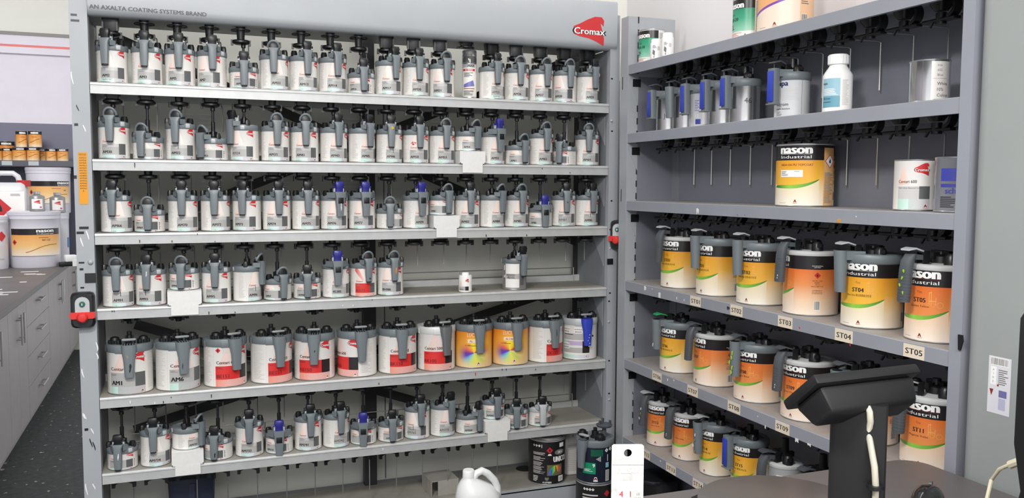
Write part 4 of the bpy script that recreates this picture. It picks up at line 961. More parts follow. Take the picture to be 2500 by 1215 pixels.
def side_lid(parent, R, H, kind, zgap, lever='pale'):
    """clip-on stirring lid: pouring handle out to the front, clamps, shaft"""
    ang0 = -PI/2
    pale = kind == 'ribbed'
    def ring(bm):
        if pale: lathe(bm, [(R+.001, -.002), (R+.0028, .0), (R+.0028, .009), (R-.004, .0125), (R*.8, .0125), (R*.76, .008), (R*.5, .012), (0, .016)], 48)
        else: lathe(bm, [(R+.001, -.005), (R+.0036, -.002), (R+.0042, .014), (R+.001, .02), (R*.82, .022), (R*.78, .016), (0, .02)], 48)
    key = round(R, 4)
    lid = link('mixing_lid', mesh_of(('mixing_lid', 'side', pale, key), ring, [M('pale lid', (206, 208, 208), .35) if pale else GREYP]), parent, (0, 0, H-.008), ang0+random.uniform(-.12, .12))
    mats = {'wide': [GREYP, BLACK], 'ribbed': [GREYD, BLACK], 'grip': [GREYL if False else GREYP, BLUEG]}[kind]
    link('handle', mesh_of(('handle', 'side', kind), jug_handle(kind), mats), lid, (0, -(R+.026), .008))
    def lev(bm):
        loft(bm, [[(x*w_, y, z) for x, z in ((-1, h_), (1, h_), (1, h_-.004), (-1, h_-.004))] for y, w_, h_ in ((-(R+.034), .014, .05), (-(R+.015), .018, .054), (-(R-.01), .014, .047), (-(R-.03), .010, .04))])
        for s in (-1, 1): box(bm, s*.012-.003, s*.012+.003, -(R-.012), -(R-.03), .014, .045, 1)
    lm = {'pale': GREYL, 'green': GREEN, 'dark': GREYD}[lever]
    link('lever', mesh_of(('lever', 'side', key, lever), lev, [lm, BLACK]), lid)
    for s in (-1, 1):
        a = math.radians(70*s); link('clamp_knob', mesh_of(('clamp_knob', 'side'), lambda bm: (lathe(bm, [(0, 0), (.017, 0), (.016, .02), (.01, .028), (0, .028)], 16), box(bm, -.006, .006, -.02, .02, .012, .022)), [BLACK]), lid, (R*.68*math.sin(a), -R*.68*math.cos(a), .012), a)
    L = round(max(.03, zgap-.02), 3); link('paddle_shaft', mesh_of(('paddle_shaft', 'side', L), lambda bm: (lathe(bm, [(.026, 0), (.024, .016), (.013, .022), (.011, L), (0, L)], 16), box(bm, -.03, .03, -.006, .006, .016, .03), box(bm, -.006, .006, -.03, .03, .01, .026)), [BLACK]), lid, (0, 0, .014))
    return lid
SX = GX+.105
def side_tin(shelf, left, tx, R, H, code, sub, tone, kind, label, lever='pale', cn='', turn=None, blank=False, X=SX):
    z = ZR[shelf]+.0013; Y = left_place(left, R, X, z+H*.5); c = (X, Y, z)
    t = thing('pigment_tin', label, 'paint tin', c, 0, 'orange pigment tins on the side rack')
    link('tin_body', body_mesh(R, H, WHITE, 'w'), t)
    ph = ang(c, R, tx, z+H*.5, 86) if turn is None else turn
    pail_label(R, H, code, sub, tone, blank, cn).build('label', t, None, ph)
    if kind:
        lid_ = side_lid(t, R, H, kind, ZR[shelf-1]-.08-(z+H+.006), lever)
        yy = -(R+.026)-.016
        if code == 'ST05':
            for q in range(5): smear(lid_, M('lime paint', (160, 200, 60), .5), .008-.006*(q % 3), .0-.018*q, .008, .005, yy)
        if code in ('ST12', 'ST14'):
            for q in range(4): smear(lid_, [WHITEP, M('ochre paint', (150, 140, 90), .5)][q % 2], .006-.005*(q % 3), -.01-.02*q, .01, .005, yy)
        if code in ('ST09', 'ST06', ''): smear(lid_, WHITEP, .004, -.06, .014, .004, yy)
        if code == 'ST08':
            for q in range(5): smear(lid_, M('lime paint', (200, 206, 90), .5), .006-.006*(q % 3), .0-.016*q, .014, .007, yy)
    return t
RB, HB = .0800, .188
for a in ((3, 1614.7, 1628, RB, HB, 'ST01', 'White 白色高浓色母', 'a', 'ribbed', 'amber tin printed ST01 with ribbed dark handle, first on its shelf', 'pale', 'c'),
          (3, 1701.5, 1711, RB, HB, 'ST01', 'White 白色高浓色母', 'a', 'wide', 'amber tin printed ST01 with smooth grey handle, behind the ST01 shelf sticker', 'pale', 'c'),
          (3, 1801, 1821, RB, HB, 'ST02', 'Phthalo Blue 蓝色高浓色母', 'a', 'wide', 'amber tin printed ST02 with smooth grey handle above the ST02 sticker', 'pale', 'c'),
          (3, 1915, None, RB, HB, '', '', 'o', 'ribbed', 'orange tin turned to show its red hazard diamond and bar code', 'pale', '', 'back'),
          (3, 2059, 2094, RB, HB, 'ST04', 'Yellow Ochre 氧化铁黄高浓色母', 'a', 'wide', 'amber tin printed ST04 with smooth grey handle above the ST04 sticker', 'pale', 'c'),
          (3, 2217, 2244, RB, HB, 'ST05', 'Golden Yellow', 'o', 'ribbed', 'orange tin printed ST05 at the post, its handle spotted with green'),
          (4, 1612, 1623, RB, HB*.94, 'ST06', 'Green 绿色高浓色母', 'a', 'wide', 'amber tin printed ST06 with bright green lever', 'green', 'c'),
          (4, 1695, 1699, RB, HB*.94, 'ST07', '', 'o', 'ribbed', 'orange tin above the ST07 sticker, its code turned out of sight', 'dark'),
          (4, 1794, 1812, RB, HB*.94, 'ST08', 'Bright Red', 'o', 'wide', 'orange tin printed ST08 above the ST08 sticker', 'dark'),
          (4, 1910, 1929, RB, HB*.94, 'ST09', 'Iron Oxide', 'o', 'ribbed', 'orange tin printed ST09 partly behind the scale display', 'dark'),
          (4, 2050, 2065, RB, HB*.94, 'ST10', '', 'o', 'wide', 'orange tin almost hidden behind the black scale column', 'dark'),
          (4, 2206, 2241, RB, HB*.94, 'ST11', 'Magenta Violet', 'o', 'ribbed', 'orange tin printed ST11 between the scale column and the rack post'),
          (5, 1580, 1599, .0605, .17, 'ST12', 'Yellow Tone Or', 'o', 'ribbed', 'slim orange tin printed ST12 with paint-smeared ribbed handle', 'pale'),
          (5, 1642, 1658, .0605, .17, '', 'Yellow Oxide', 'o', 'ribbed', 'slim orange tin behind the ST13 sticker without a printed code', 'dark'),
          (5, 1709, 1719, .0605, .17, 'ST14', '黄高浓色母', 'a', 'wide', 'slim amber tin printed ST14 with smeared grey handle', 'pale', 'c'),
          (5, 1786, 1803, .0605, .17, 'ST15', 'Yellow 黄高浓色母', 'a', 'grip', 'slim amber tin printed ST15 with blue handle grip', 'dark', 'c')):
    shelf, left, tx, R, H, code, sub, tone, kind, lab = a[:10]; lever = a[10] if len(a) > 10 else 'pale'; cn = a[11] if len(a) > 11 else ''
    turn = None
    if len(a) > 12:
        Y = left_place(left, R, SX, ZR[shelf]+.1); turn = ang((SX, Y, 1.2), R, 1996, 1.3)-1.72
        tx = 1990
    side_tin(shelf, left, tx, R, H, code, sub, tone, kind, lab, lever, cn, turn)
# plain tins at the near end of the lowest visible shelf
for left, lab in ((1872, 'clear-sided tin with pale lid next to the blue gripped ST15 tin'), (1962, 'clear-sided tin with pale lid half hidden behind the black scale column')):
    z = ZR[5]+.0013; Y = left_place(left, .056, SX, z+.08); t = thing('mixing_tin', lab, 'paint tin', (SX, Y, z), 0, 'clear-sided tins by the scale')
    link('tin_body', body_mesh(.056, .15, M('smoky plastic', (186, 188, 190), .25), 'p'), t); side_lid(t, .056, .15, 'ribbed', .09, 'dark')
    sh = Sheet(.056); sh.patch(-.03, .03, .06, .12, WHITE, 1); sh.text('58', 0, .08, .02, INK, 2, 'c', .02); sh.build('label', t, None, -.6)
# black-lidded tin on the base of the side rack
Y = min(sy(1600, GX+.11, .3), GY-.1); t = thing('storage_tin', 'large black tin with domed black lid under the lowest side shelf', 'paint tin', (GX+.105, Y, .2206))
link('tin_body', body_mesh(.085, .16, NLOGOK, 'k'), t); bm = bmesh.new(); lathe(bm, [(.087, -.004), (.089, .004), (.086, .012), (.06, .02), (0, .024)], 40); finish('tin_lid', bm, M('glossy black', (30, 31, 34), .2), t, 40, (0, 0, .16))
sh = Sheet(.085); sh.text('nason', 0, .1, .016, WINK, 1, 'c', .08); sh.build('label', t, None, -.55)

# upper shelf of stirring tins with blue grips
def plain_tin(name, label, left, R, H, shelf, mt, key, X=SX, cat='paint tin', group=None):
    z = ZR[shelf]+.0013; Y = left_place(left, R, X, z+H*.5)
    t = thing(name, label, cat, (X, Y, z), 0, group); link('tin_body', body_mesh(R, H, mt, key), t); return t
HAND = M('marker ink', (44, 44, 46), .5)
for k, (left, kind, txt, lab) in enumerate(((1602, 'grip', 'JOK', 'shiny tin nearest the corner, with blue grip and scribbled marker'), (1643, 'wide', 'CIVIC', 'shiny tin with plain grey handle, second from the corner'),
                                  (1683, 'grip', '', 'translucent plastic tin with measuring marks and blue grip'), (1731.6, 'grip', '3', 'shiny tin with blue grip just right of the translucent one'), (1782, 'grip', '46', 'shiny tin with handwritten 46 and blue grip'))):
    pl = k == 2
    t = plain_tin('stirring_tin', lab+' on the side rack', left, .05, .135, 1, M('translucent plastic', (206, 208, 214), .22) if pl else TINM, 'pl' if pl else 'chrome', group='stirring tins on the upper side shelf')
    side_lid(t, .05, .135, kind, .07, 'dark' if k else 'dark'); sh = Sheet(.05)
    if pl:
        for q in range(7): sh.patch(-.03, -.012-.006*(q % 2), .06+.006*q, .0615+.006*q, M('blue ink', (60, 66, 160), .4), 1)
        sh.patch(-.026, -.006, .012, .03, M('blue ink', (60, 66, 160), .4), 1); sh.text('12', -.02, .036, .012, WINK, 2); sh.patch(.0, .03, .012, .1, M('paper film', (226, 228, 232), .4), 1)
    else: sh.patch(.048, .0486, .004, .13, GINK, 0)
    if txt: sh.text(txt, .0 if k < 3 else .01, .05 if k < 3 else .066, .018, HAND, 2, 'c', .0, width=.034 if len(txt) > 2 else None)
    sh.build('label', t, None, -.62)
t = plain_tin('basecoat_tin', 'white tin printed Vicrom with blue handle grip on the upper side shelf', 1892, .053, .128, 1, M('silver white paint', (214, 216, 220), .3), 'sw')
side_lid(t, .053, .128, 'grip', .07, 'dark'); sh = Sheet(.053); sh.text('mipa', -.014, .098, .017, M('navy ink', (30, 34, 92), .4), 2, 'c', .04)
for k in range(9): sh.patch(-.033, .04, .056+.0042*k, .0572+.0042*k, LINK, 1)
sh.text('Vicrom', -.033, .037, .0105, INK, 2, 'l', .01); sh.text('Schicht Basislack', -.033, .026, .0052, INK, 2, 'l', .01); sh.lines(-.033, -.008, .008, .022, 4, GINK); sh.patch(.05, .051, .003, .12, GINK, 1); sh.build('label', t, None, ang(t.location, .053, 1910, t.location.z+.1)+.2)
z = ZR[1]+.0013; R = .0405; Y = left_place(2010, R, GX+.075, z+.07); c = (GX+.075, Y, z)
t = small_bottle('plastic_bottle', 'white plastic bottle with teal label and ribbed screw cap on the upper side shelf', 'bottle', c, R, .142, .024, .028, WHITEP, WHITEP, shoulder=.74)
TL = M('pale teal print', (150, 190, 205), .4); TL2 = M('teal print dark', (104, 160, 178), .4)
sh = Sheet(R); sh.patch(-.034, .021, .045, .095, TL, 1); sh.patch(-.034, .021, .014, .045, TL2, 1); sh.text('mipa', -.024, .078, .007, INK, 2, 'c', .02); sh.text('Vicrom', -.018, .036, .006, INK, 2, 'c', .01); sh.lines(-.03, .018, .048, .068, 8, WINK); sh.patch(-.03, -.004, .028, .0295, INK, 2); sh.lines(.026, .048, .02, .092, 22, LINK)
sh.build('label', t, None, ang(c, R, 2028, z+.06)+.12)
t = plain_tin('sample_tin', 'bare metal tin with white handwritten label at the end of the upper side shelf', 2223, .0475, .104, 1, TINM, 'chrome', X=GX+.075)
sh = Sheet(.0475); sh.patch(.0, .05, .006, .098, WHITE, 1)
for z_, s_, h_ in ((.086, 'mix', .006), (.074, '602', .006), (.062, 'Blue', .006), (.04, 'White', .0078), (.026, '10%', .0078), (.012, 'Colour', .0078)): sh.text(s_, .014, z_, h_, INK if z_ < .05 else GINK, 2, 'l')
sh.patch(.004, .04, .056, .0566, GINK, 2); sh.patch(-.02, -.0195, .002, .1, GINK, 1); sh.patch(-.036, -.0355, .002, .1, GINK, 1); sh.build('label', t, None, ang(t.location, .0475, 2290, t.location.z+.05)-.33)
# middle shelf
t = plain_tin('topcoat_tin', 'large black and orange topcoat tin with hazard diamond on the middle side shelf', 1897, .085, .188, 2, WHITE, 'w', X=GX+.11)
sh = pail_label(.085, .188, '', '', 'a', True); H = .188
sh.text('HIGH OH PU TOPCOAT', .004, .645*H, .036*H, DRED, 4, 'c', .02, width=.1); sh.patch(-.048, .025, .47*H, .58*H, WINK, 4); sh.lines(-.045, -.02, .49*H, .57*H, 5, GINK, 5); sh.lines(.0, .022, .555*H, .57*H, 1, GINK, 5)
sh.patch(.088, .135, .02*H, .93*H, M('pale peach panel', (228, 178, 116), .4), 4); sh.diamond(.112, .72*H, .021, RINK, None, 5); sh.diamond(.112, .72*H, .018, WINK, INK, 6); sh.lines(.091, .132, .06*H, .55*H, 26, GINK, 5)
sh.build('label', t, None, ang(t.location, .085, 1939, t.location.z+.1))
t = plain_tin('paint_can', 'white tin with red cone logo and grey bands on the middle side shelf', 2186, .053, .13, 2, WHITE, 'w', X=GX+.085)
sh = Sheet(.053); s0 = -.03; sh.patch(s0, .05, .004, .03, STRIP, 1); sh.patch(s0+.03, .05, .004, .03, HATCHG, 2); sh.patch(s0, .024, .03, .062, M('pale band', (196, 195, 193), .35), 1); sh.patch(.024, .05, .03, .062, BANDD, 1)
sh.text('Centari 600', s0+.002, .07, .008, INK, 2, 'l', .01, width=.046); sh.text('Multi Colour Basecoat Colour', s0+.002, .056, .0035, INK, 2, 'l'); sh.logo(.012, .088, .034, .032); sh.amark(.04, .009, .007, True, True); sh.poly([(s0, .066), (s0+.03, .066), (s0+.016, .115)], PEACH, 1); sh.build('label', t, None, ang(t.location, .053, 2213, t.location.z+.07)+.12)
t = plain_tin('plastic_jar', 'translucent jar with blue lettering beside the rack post on the middle shelf', 2286, .05, .133, 2, M('smoky jar', (150, 152, 160), .15, trans=.35), 'jar', X=GX+.075, cat='jar')
sh = Sheet(.05); BI = M('blue ink', (60, 66, 160), .4); sh.patch(-.045, .03, .075, .105, BI, 1); sh.patch(-.045, .02, .06, .068, BI, 1); sh.text('schlac', -.01, .045, .014, BI, 2, 'c', .04); sh.lines(-.045, -.005, .012, .04, 6, INK); sh.build('label', t, None, -.7)
# top of the side rack
t = plain_tin('primer_tin', 'green and black primer tin next to two small white bottles on the rack top', 1557, .05, .128, 0, WHITE, 'w', X=GX+.07)
def primer(R, H, code):
    sh = Sheet(R); sh.patch(-.05, .05, .16*H, .72*H, TEAL, 1); sh.patch(-.05, .05, .72*H, .95*H, NLOGOK, 1); sh.text('nason', -.016, .735*H, .17*H, WINK, 3, 'c', .05, width=.058); sh.text('Filler', -.028, .56*H, .05*H, INK, 2); sh.text(code, -.026, .42*H, .085*H, INK, 2, 'c', .03)
    sh.lines(-.045, -.02, .22*H, .36*H, 3, INK); sh.lines(-.045, .01, .05*H, .14*H, 3, M('pink ink', (220, 150, 140), .5)); sh.amark(.02, .035*H, .05*H, False, True); sh.patch(.05, .09, .05*H, .95*H, WHITE, 1); sh.lines(.054, .086, .1*H, .9*H, 24, GINK); return sh
primer(.05, .128, '420-18').build('label', t, None, ang(t.location, .05, 1568, t.location.z+.06)+.35)
for px, py, hh, lab in ((1602, 139, .082, 'small white sample bottle in front of the green primer tin, the shorter of two'), (1630, 131, .092, 'small white sample bottle at the end panel edge, the taller of two')):
    z = ZR[0]+.0013; X = GX+.035; Y = sy(px, X, z+.04)
    t = small_bottle('sample_bottle', lab, 'bottle', (X, Y, z), .0225, hh-.016, .0155, .018, WHITEP, WHITEP, 'small white bottles on the side rack top', shoulder=.88)
    sh = Sheet(.0225); sh.poly([(-.013, .022), (-.004, .012), (-.002, .03), (-.011, .038)], GINK, 1); sh.lines(-.012, .004, .042, .054, 3, GINK); sh.amark(-.006, .006, .005, False); sh.patch(.006, .016, .034, .048, LINK, 1); sh.build('label', t, None, -.62)
t = plain_tin('primer_tin', 'green and black primer tin beside the big purple striped tin on the rack top', 1790, .05, .128, 0, WHITE, 'w', X=GX+.07)
primer(.05, .128, '420-20').build('label', t, None, ang(t.location, .05, 1797, t.location.z+.06)+.3)
t = plain_tin('hardener_tin', 'big orange tin with purple swoosh on top of the side rack', 1852, .085, .19, 0, WHITE, 'w', X=GX+.11)
sh = Sheet(.085); R, H = .085, .19; sh.patch(-PI*R, PI*R*.999, .0036, H-.005, M('apricot print', (240, 196, 156), .4), 0)
cv = lambda s: (.40+.13*(s/R+.2))*H
sh.band(lambda s: .74*H, cv, -1.2*R, .9*R, M('apricot deep print', (238, 178, 120), .4), 1); sh.band(cv, lambda s: .004, -1.2*R, .9*R, M('blush print', (242, 222, 204), .4), 1); sh.band(lambda s: cv(s)+.02*H, lambda s: cv(s)-.02*H, -1.2*R, .9*R, M('purple print', (128, 74, 176), .4), 2)
sh.patch(-PI*R, PI*R*.999, .74*H, H-.005, NLOGOK, 1); sh.amark(.0, .07*H, .05*H); sh.text('nason', 0, .83*H, .15*H, WINK, 3, 'c', .06, width=.09); sh.patch(-.06, -.03, .055*H, .06*H, GINK, 3); sh.lines(.08, .11, .4*H, .5*H, 3, GINK, 3); sh.barcode(.082, .104, .1*H, .24*H); sh.patch(-.1, -.085, .3*H, .7*H, WHITE, 2); sh.lines(-.098, -.087, .3*H, .68*H, 18, INK, 3)
sh.build('label', t, None, ang(t.location, .085, 1891, t.location.z+.04))

# ------------------------------------------------------------------ tall cabinet at the near end of the side rack
cab = thing('tall_cabinet', 'tall plain grey steel cabinet with rounded edge at the end of the side rack', 'cabinet', (.012, -1.7495, 0))
bm = bmesh.new(); loft(bm, [rrect(.132, -.42, .264, .838, 0, .15, 7), rrect(.132, -.42, .264, .838, 2.45, .15, 7)]); finish('body', bm, M('cabinet grey green', (152, 157, 156), .45, 0, .5, .02), cab, 50)
bm = bmesh.new(); P = on(2357, 838, 0, .011); prism(bm, [(.004, .018), (-.008, .018), (-.010, .004), (-.004, -.018), (.002, -.018)], -.004, .0, 0, 'x'); finish('latch', bm, BLACK, cab, 0, (0, .0045, P.z))
a, b_ = on(2414, 866, 0, .010), on(2462, 1018, 0, .010)
sh = Sheet(); W_, H_ = a.y-b_.y, a.z-b_.z; sh.patch(0, W_, 0, H_, M('sticker film', (216, 216, 222), .35), 0); sh.barcode(.1*W_, .9*W_, .84*H_, .98*H_, GINK); sh.patch(.1*W_, .36*W_, .5*H_, .82*H_, WINK, 1)
for k in range(4): sh.text('AIRE'[k], .23*W_, (.75-.07*k)*H_, .035*H_, GINK, 2)
sh.diamond(.45*W_, .5*H_, .02*H_*1.2, DRED, None, 2); sh.patch(.5*W_, .85*W_, .3*H_, .42*H_, M('violet block', (110, 110, 160), .4), 2); sh.poly([(.08*W_, .42*H_), (.26*W_, .42*H_), (.17*W_, .3*H_)], DRED, 2); sh.lines(.45*W_, .9*W_, .52*H_, .8*H_, 8, GINK, 2); sh.patch(.5*W_, .8*W_, .08*H_, .28*H_, M('pale violet block', (180, 180, 206), .4), 2)
tag(sh.build('hazard_sticker', None, (.0118, a.y, b_.z), -PI/2+.0), 'peeling white hazard sticker with small symbols on the tall grey cabinet', 'sticker')

# ------------------------------------------------------------------ bench with the mixing scale
BZ = .9
bench = thing('work_bench', 'dark brownish grey work bench with rounded corner in front of the side rack', 'bench', (0, -1.63, 0))
bm = bmesh.new(); n = 8
out = [(-.06+.06*math.sin(PI/2*k/n)-.001, -.06+.06*math.cos(PI/2*k/n)) for k in range(n+1)]+[(-.001, -1.0), (-1.36, -1.0)]+[(-1.30-.06*math.cos(PI/2*k/n), -.06+.06*math.sin(PI/2*k/n)) for k in range(n+1)]
prism(bm, out, BZ-.035, BZ, 0, 'z'); finish('bench_top', bm, M('bench laminate', (98, 94, 94), .42, 0, .5, .06, nscale=5), bench, 40)
bm = bmesh.new(); box(bm, -1.30, -.02, -.95, -.06, .0, BZ-.035); finish('bench_body', bm, GREYD, bench, 0)
scale = thing('mixing_scale', 'black paint mixing scale with round steel pan and a display on a column', 'scale', (-.606, -1.897, BZ))
bm = bmesh.new(); loft(bm, [rrect(.0, -.05, .26, .4, .0005, .15), rrect(.0, -.05, .25, .39, .04, .15)]); lathe(bm, [(.05, .04), (.05, .05), (0, .05)], 24); finish('scale_base', bm, BLACK, scale, 40)
bm = bmesh.new(); lathe(bm, [(0, .050), (.15, .050), (.157, .053), (.157, .06), (.152, .0622), (0, .0625)], 72); finish('weighing_pan', bm, M('brushed steel pan', (150, 146, 145), .32, .8, nscale=40, bump=.05), scale, 40)
nn = Vector((-.02, .65, .75)).normalized(); aa = Vector((.999, .042, 0)).normalized(); hh = aa.cross(nn); hh = hh if hh.z > 0 else -hh
d = (1985-1250)*RT-(912-607.5)*UP+CF*fwd; T0 = CLOC+d/CF*1.38
caz = -.76
bm = bmesh.new(); loft(bm, [rrect(0, 0, .088, .05, .0, .2), rrect(0, 0, .088, .05, .31, .2)]); col = finish('column', bm, M('matt black', (20, 20, 22), .5), scale, 40, (T0.x+.108-scale.location.x, T0.y+.012-scale.location.y, 0), caz)
def head(W0, W1, z0, z1, m0, m1, pull=0):
    r = []
    for (mg, dp) in ((m0, z0), (m1, z1)):
        o = T0-nn*dp
        r.append([o+aa*mg-hh*mg, o+aa*(W0-mg)-hh*mg, o+aa*(W0-mg)-hh*(W1-mg), o+aa*mg-hh*(W1-mg)])
    return r
inv = Vector(scale.location)
def headpart(name, rings, mt, par, bev):
    bm = bmesh.new(); loft(bm, [[p-inv for p in r] for r in rings]); bmesh.ops.recalc_face_normals(bm, faces=bm.faces[:])
    bmesh.ops.bevel(bm, geom=bm.edges[:], offset=bev, segments=2, affect='EDGES', profile=.5); return finish(name, bm, mt, par, 40)
HW, HH = .227, .093
disp = headpart('display', head(HW, HH, 0, .018, .0, .0), M('matt black', (20, 20, 22), .5), scale, .004)
headpart('display_back', head(HW, HH, .0175, .062, .009, .02), M('matt black', (20, 20, 22), .5), disp, .008)
headpart('screen', head(HW, HH, -.0015, -.0005, .012, .012), M('dark screen', (34, 38, 40), .15), disp, .0003)
RC = Matrix.Rotation(caz, 3, 'Z'); cc = Vector(col.location); top = T0+aa*.108-nn*.0635-hh*.04-inv
def hp(u, dn, v): return T0+aa*u-nn*dn-hh*v-inv
uu = min((abs(pj(hp(u/1000, .064, .03)+inv)[0]-2118), u/1000) for u in range(20, 200))[1]
pts = [hp(uu, .05, .024), hp(uu, .066, .026), hp(uu+.002, .078, .036), hp(uu+.006, .09, .055)]+[cc+RC @ Vector((ox, oy, oz)) for ox, oy, oz in ((.026, -.046, .215), (.029, -.038, .18), (.029, -.0311, .12), (.028, -.0311, .10), (.025, -.0311, .05), (.024, -.0311, .0))]
bm = bmesh.new(); tube(bm, pts, .0052, 10); finish('cable', bm, M('pale cable', (190, 184, 168), .45), scale, 40)
bm = bmesh.new(); c = pts[5]; loft(bm, [rrect(c.x, c.y, .026, .02, c.z-.003, .3), rrect(c.x, c.y, .026, .02, c.z+.003, .3)]); finish('cable_clip', bm, BLACK, scale, 30)
# mouse
P = on(2228, 1213, 2, BZ)
bm = bmesh.new(); bmesh.ops.create_uvsphere(bm, u_segments=28, v_segments=16, radius=1)
for v in bm.verts: v.co = Vector((v.co.x*.032*(1+.06*v.co.y), v.co.y*.056, max(0, v.co.z)*.034))
mo = thing('computer_mouse', 'glossy black computer mouse on the bench beside the scale column', 'mouse', (P.x+.01, P.y-.03, BZ+.0005), -1.0)
finish('mouse_body', bm, M('gloss black', (34, 34, 36), .15), mo, 60)
bm = bmesh.new(); lathe(bm, [(0, -.003), (.008, -.003), (.008, .003), (0, .003)], 16); bmesh.ops.rotate(bm, verts=bm.verts[:], cent=(0, 0, 0), matrix=Matrix.Rotation(PI/2, 3, 'Y')); finish('scroll_wheel', bm, GREYD, mo, 40, (0, .03, .027))
# plug lead
pts = []
for px, py, dd in ((2420, 1172, 1.72), (2440, 1145, 1.70), (2455, 1138, 1.68), (2466, 1134, 1.67)):
    d = (px-1250)*RT-(py-607.5)*UP+CF*fwd; pts.append(CLOC+d/CF*dd)
# black terminal at the frame's edge
Yt = -2.2; Xt = sx(2478, Yt, 1.1); zt = on(2478, 733, 1, Yt).z
term = thing('label_printer', 'tall black device with white front panel on the bench by the grey cabinet', 'printer', (Xt-.008, Yt, BZ))
zt = min(zt-BZ, .55); zw0, zw1 = on(2490, 880, 1, Yt).z-BZ, on(2490, 790, 1, Yt).z-BZ
bm = bmesh.new(); loft(bm, [rrect(.12, -.1, .24, .2, .0005, .03), rrect(.12, -.1, .24, .2, .10, .03), rrect(.122, -.1, .23, .18, .16, .03), rrect(.115, -.1, .232, .2, .24, .03), rrect(.12, -.1, .24, .2, zt-.03, .03), rrect(.125, -.1, .22, .19, zt, .06)]); finish('housing', bm, BLACK, term, 40)
bm = bmesh.new(); box(bm, -.002, .004, -.17, -.02, zw0, zw1, 0, .001); box(bm, .01, .2, -.2025, -.199, zw0, zw1, 0, .001); finish('front_panel', bm, WHITEP, term, 0)
sh = Sheet(); sh.diamond(.05, zw0-.035, .016, RINK, None, 1); sh.build('warning_mark', term, (0, -.2005, 0))
p0 = pts[-1]; inv = Vector(term.location)
E2 = Vector((Xt+.01, Yt-.05, p0.z))
bm = bmesh.new(); tube(bm, [Vector((p0.x-.10, p0.y+.0, BZ+.006))-inv, Vector((p0.x-.07, p0.y, BZ+.02))-inv]+[p-inv for p in pts], .0038, 8)
finish('lead', bm, M('cream cable', (222, 214, 186), .5), term, 40)
bm = bmesh.new(); q = pts[-1]-inv; dirn = (pts[-1]-pts[-2]).normalized(); tube(bm, [q, q+dirn*.03], .008, 8); tube(bm, [q+dirn*.03, q+dirn*.06], .0045, 6); finish('plug', bm, M('cream cable', (222, 214, 186), .5), term, 40)
# mixing stick standing in a small tin
d = (1532-1250)*RT-(1150-607.5)*UP+CF*fwd; S0 = CLOC+d/CF*1.1
st = thing('mixing_stick', 'worn white metal mixing stick with a round hole and red numbers, standing up front', 'mixing stick', (S0.x, S0.y, BZ+.004), -.345)
zt = S0.z+.031-BZ
bm = bmesh.new(); n = 16; hr, hz = .0052, zt-.011
outer = [(-.0205, zt-.002), (-.018, zt), (.018, zt), (.0205, zt-.002)]
ring = [(hr*math.cos(2*PI*k/n), hz+hr*math.sin(2*PI*k/n)) for k in range(n)]
def plate(y):
    o = [bm.verts.new((x, y, z)) for x, z in ((-.0205, zt-.002), (-.018, zt), (.018, zt), (.0205, zt-.002), (.0205, hz-.012), (-.0205, hz-.012))]
    r = [bm.verts.new((x, y, z)) for x, z in ring]
    es = [bm.edges.new((o[i], o[(i+1) % 6])) for i in range(6)]+[bm.edges.new((r[i], r[(i+1) % n])) for i in range(n)]
    bmesh.ops.triangle_fill(bm, edges=es, use_beauty=True); return o, r
(o1, r1), (o2, r2) = plate(-.001), plate(.001)
for i in range(6):
    if i != 4: bm.faces.new((o1[i], o1[(i+1) % 6], o2[(i+1) % 6], o2[i]))
for i in range(n): bm.faces.new((r1[i], r2[i], r2[(i+1) % n], r1[(i+1) % n]))
box(bm, -.0205, .0205, -.001, .001, .0, hz-.012); bmesh.ops.recalc_face_normals(bm, faces=bm.faces[:])
finish('stick_blade', bm, M('worn white enamel', (214, 214, 210), .4, .1, noise=.34, nscale=60), st, 0)
sh = Sheet(); sh.text('nason', .003, zt-.037, .0125, LINK, 0, 'c', .05, width=.033); sh.text('Industrial', .003, zt-.046, .005, LINK, 0, 'c', .0, width=.032); sh.patch(-.02, .02, zt-.0265, zt-.026, GINK, 0)
sh.text('4', -.008, zt-.068, .008, RINK, 0, 'c'); sh.text('1', .004, zt-.068, .008, RINK, 0, 'c'); sh.text('10', .014, zt-.066, .0035, GINK, 0, 'c'); sh.text('100', .0145, zt-.072, .0035, GINK, 0, 'c')
for k in range(24): sh.patch(.012, .018, zt-.075-.008*k, zt-.0745-.008*k, GINK, 0); sh.text(str(k % 9+1), -.008, zt-.085-.008*k, .004, RINK, 0)
sh.build('scale_print', st, (0, -.0011, 0))
t = thing('stick_tin', 'open tin on the bench holding the mixing stick', 'paint tin', (S0.x, S0.y, BZ+.0005)); bm = bmesh.new(); lathe(bm, [(0, .0), (.04, 0), (.04, .1), (.038, .1), (.038, .002), (0, .002)], 32); finish('tin_body', bm, TINM, t, 40)

# ------------------------------------------------------------------ things at the foot of the long rack
z = .3105; X = sx(1335, .1, z+.09); R, H = .079, .19; c = (X, .1, z)
t = thing('thinner_tin', 'black four-litre tin with rainbow picture and red hazard diamond on the rack base', 'paint tin', c)
link('tin_body', body_mesh(R, H, WHITE, 'w'), t); sh = Sheet(R); sh.patch(-PI*R, PI*R*.999, .004, H-.006, M('satin black print', (34, 32, 33), .35), 0)
for k in range(3): sh.diamond(-.066+.013*k, .166, .0058, WINK, INK, 1)
sh.patch(-.03, -.0275, .158, .172, WINK, 1); sh.diamond(.005, .148, .014, RINK, INK, 1); sh.poly([(-.004, .126), (.014, .126), (.01, .133), (0, .133)], WINK, 1)
for a, b_ in ((.128, .14), (.104, .122), (.082, .1), (.064, .08), (.048, .062)): sh.lines(-.07, -.012, a, b_, 4, LINK, 1)
sh.lines(-.07, -.045, .014, .04, 4, WINK, 1); sh.text('UNICOL', .022, .098, .024, WINK, 2, 'l', .05, width=.072); n = 14
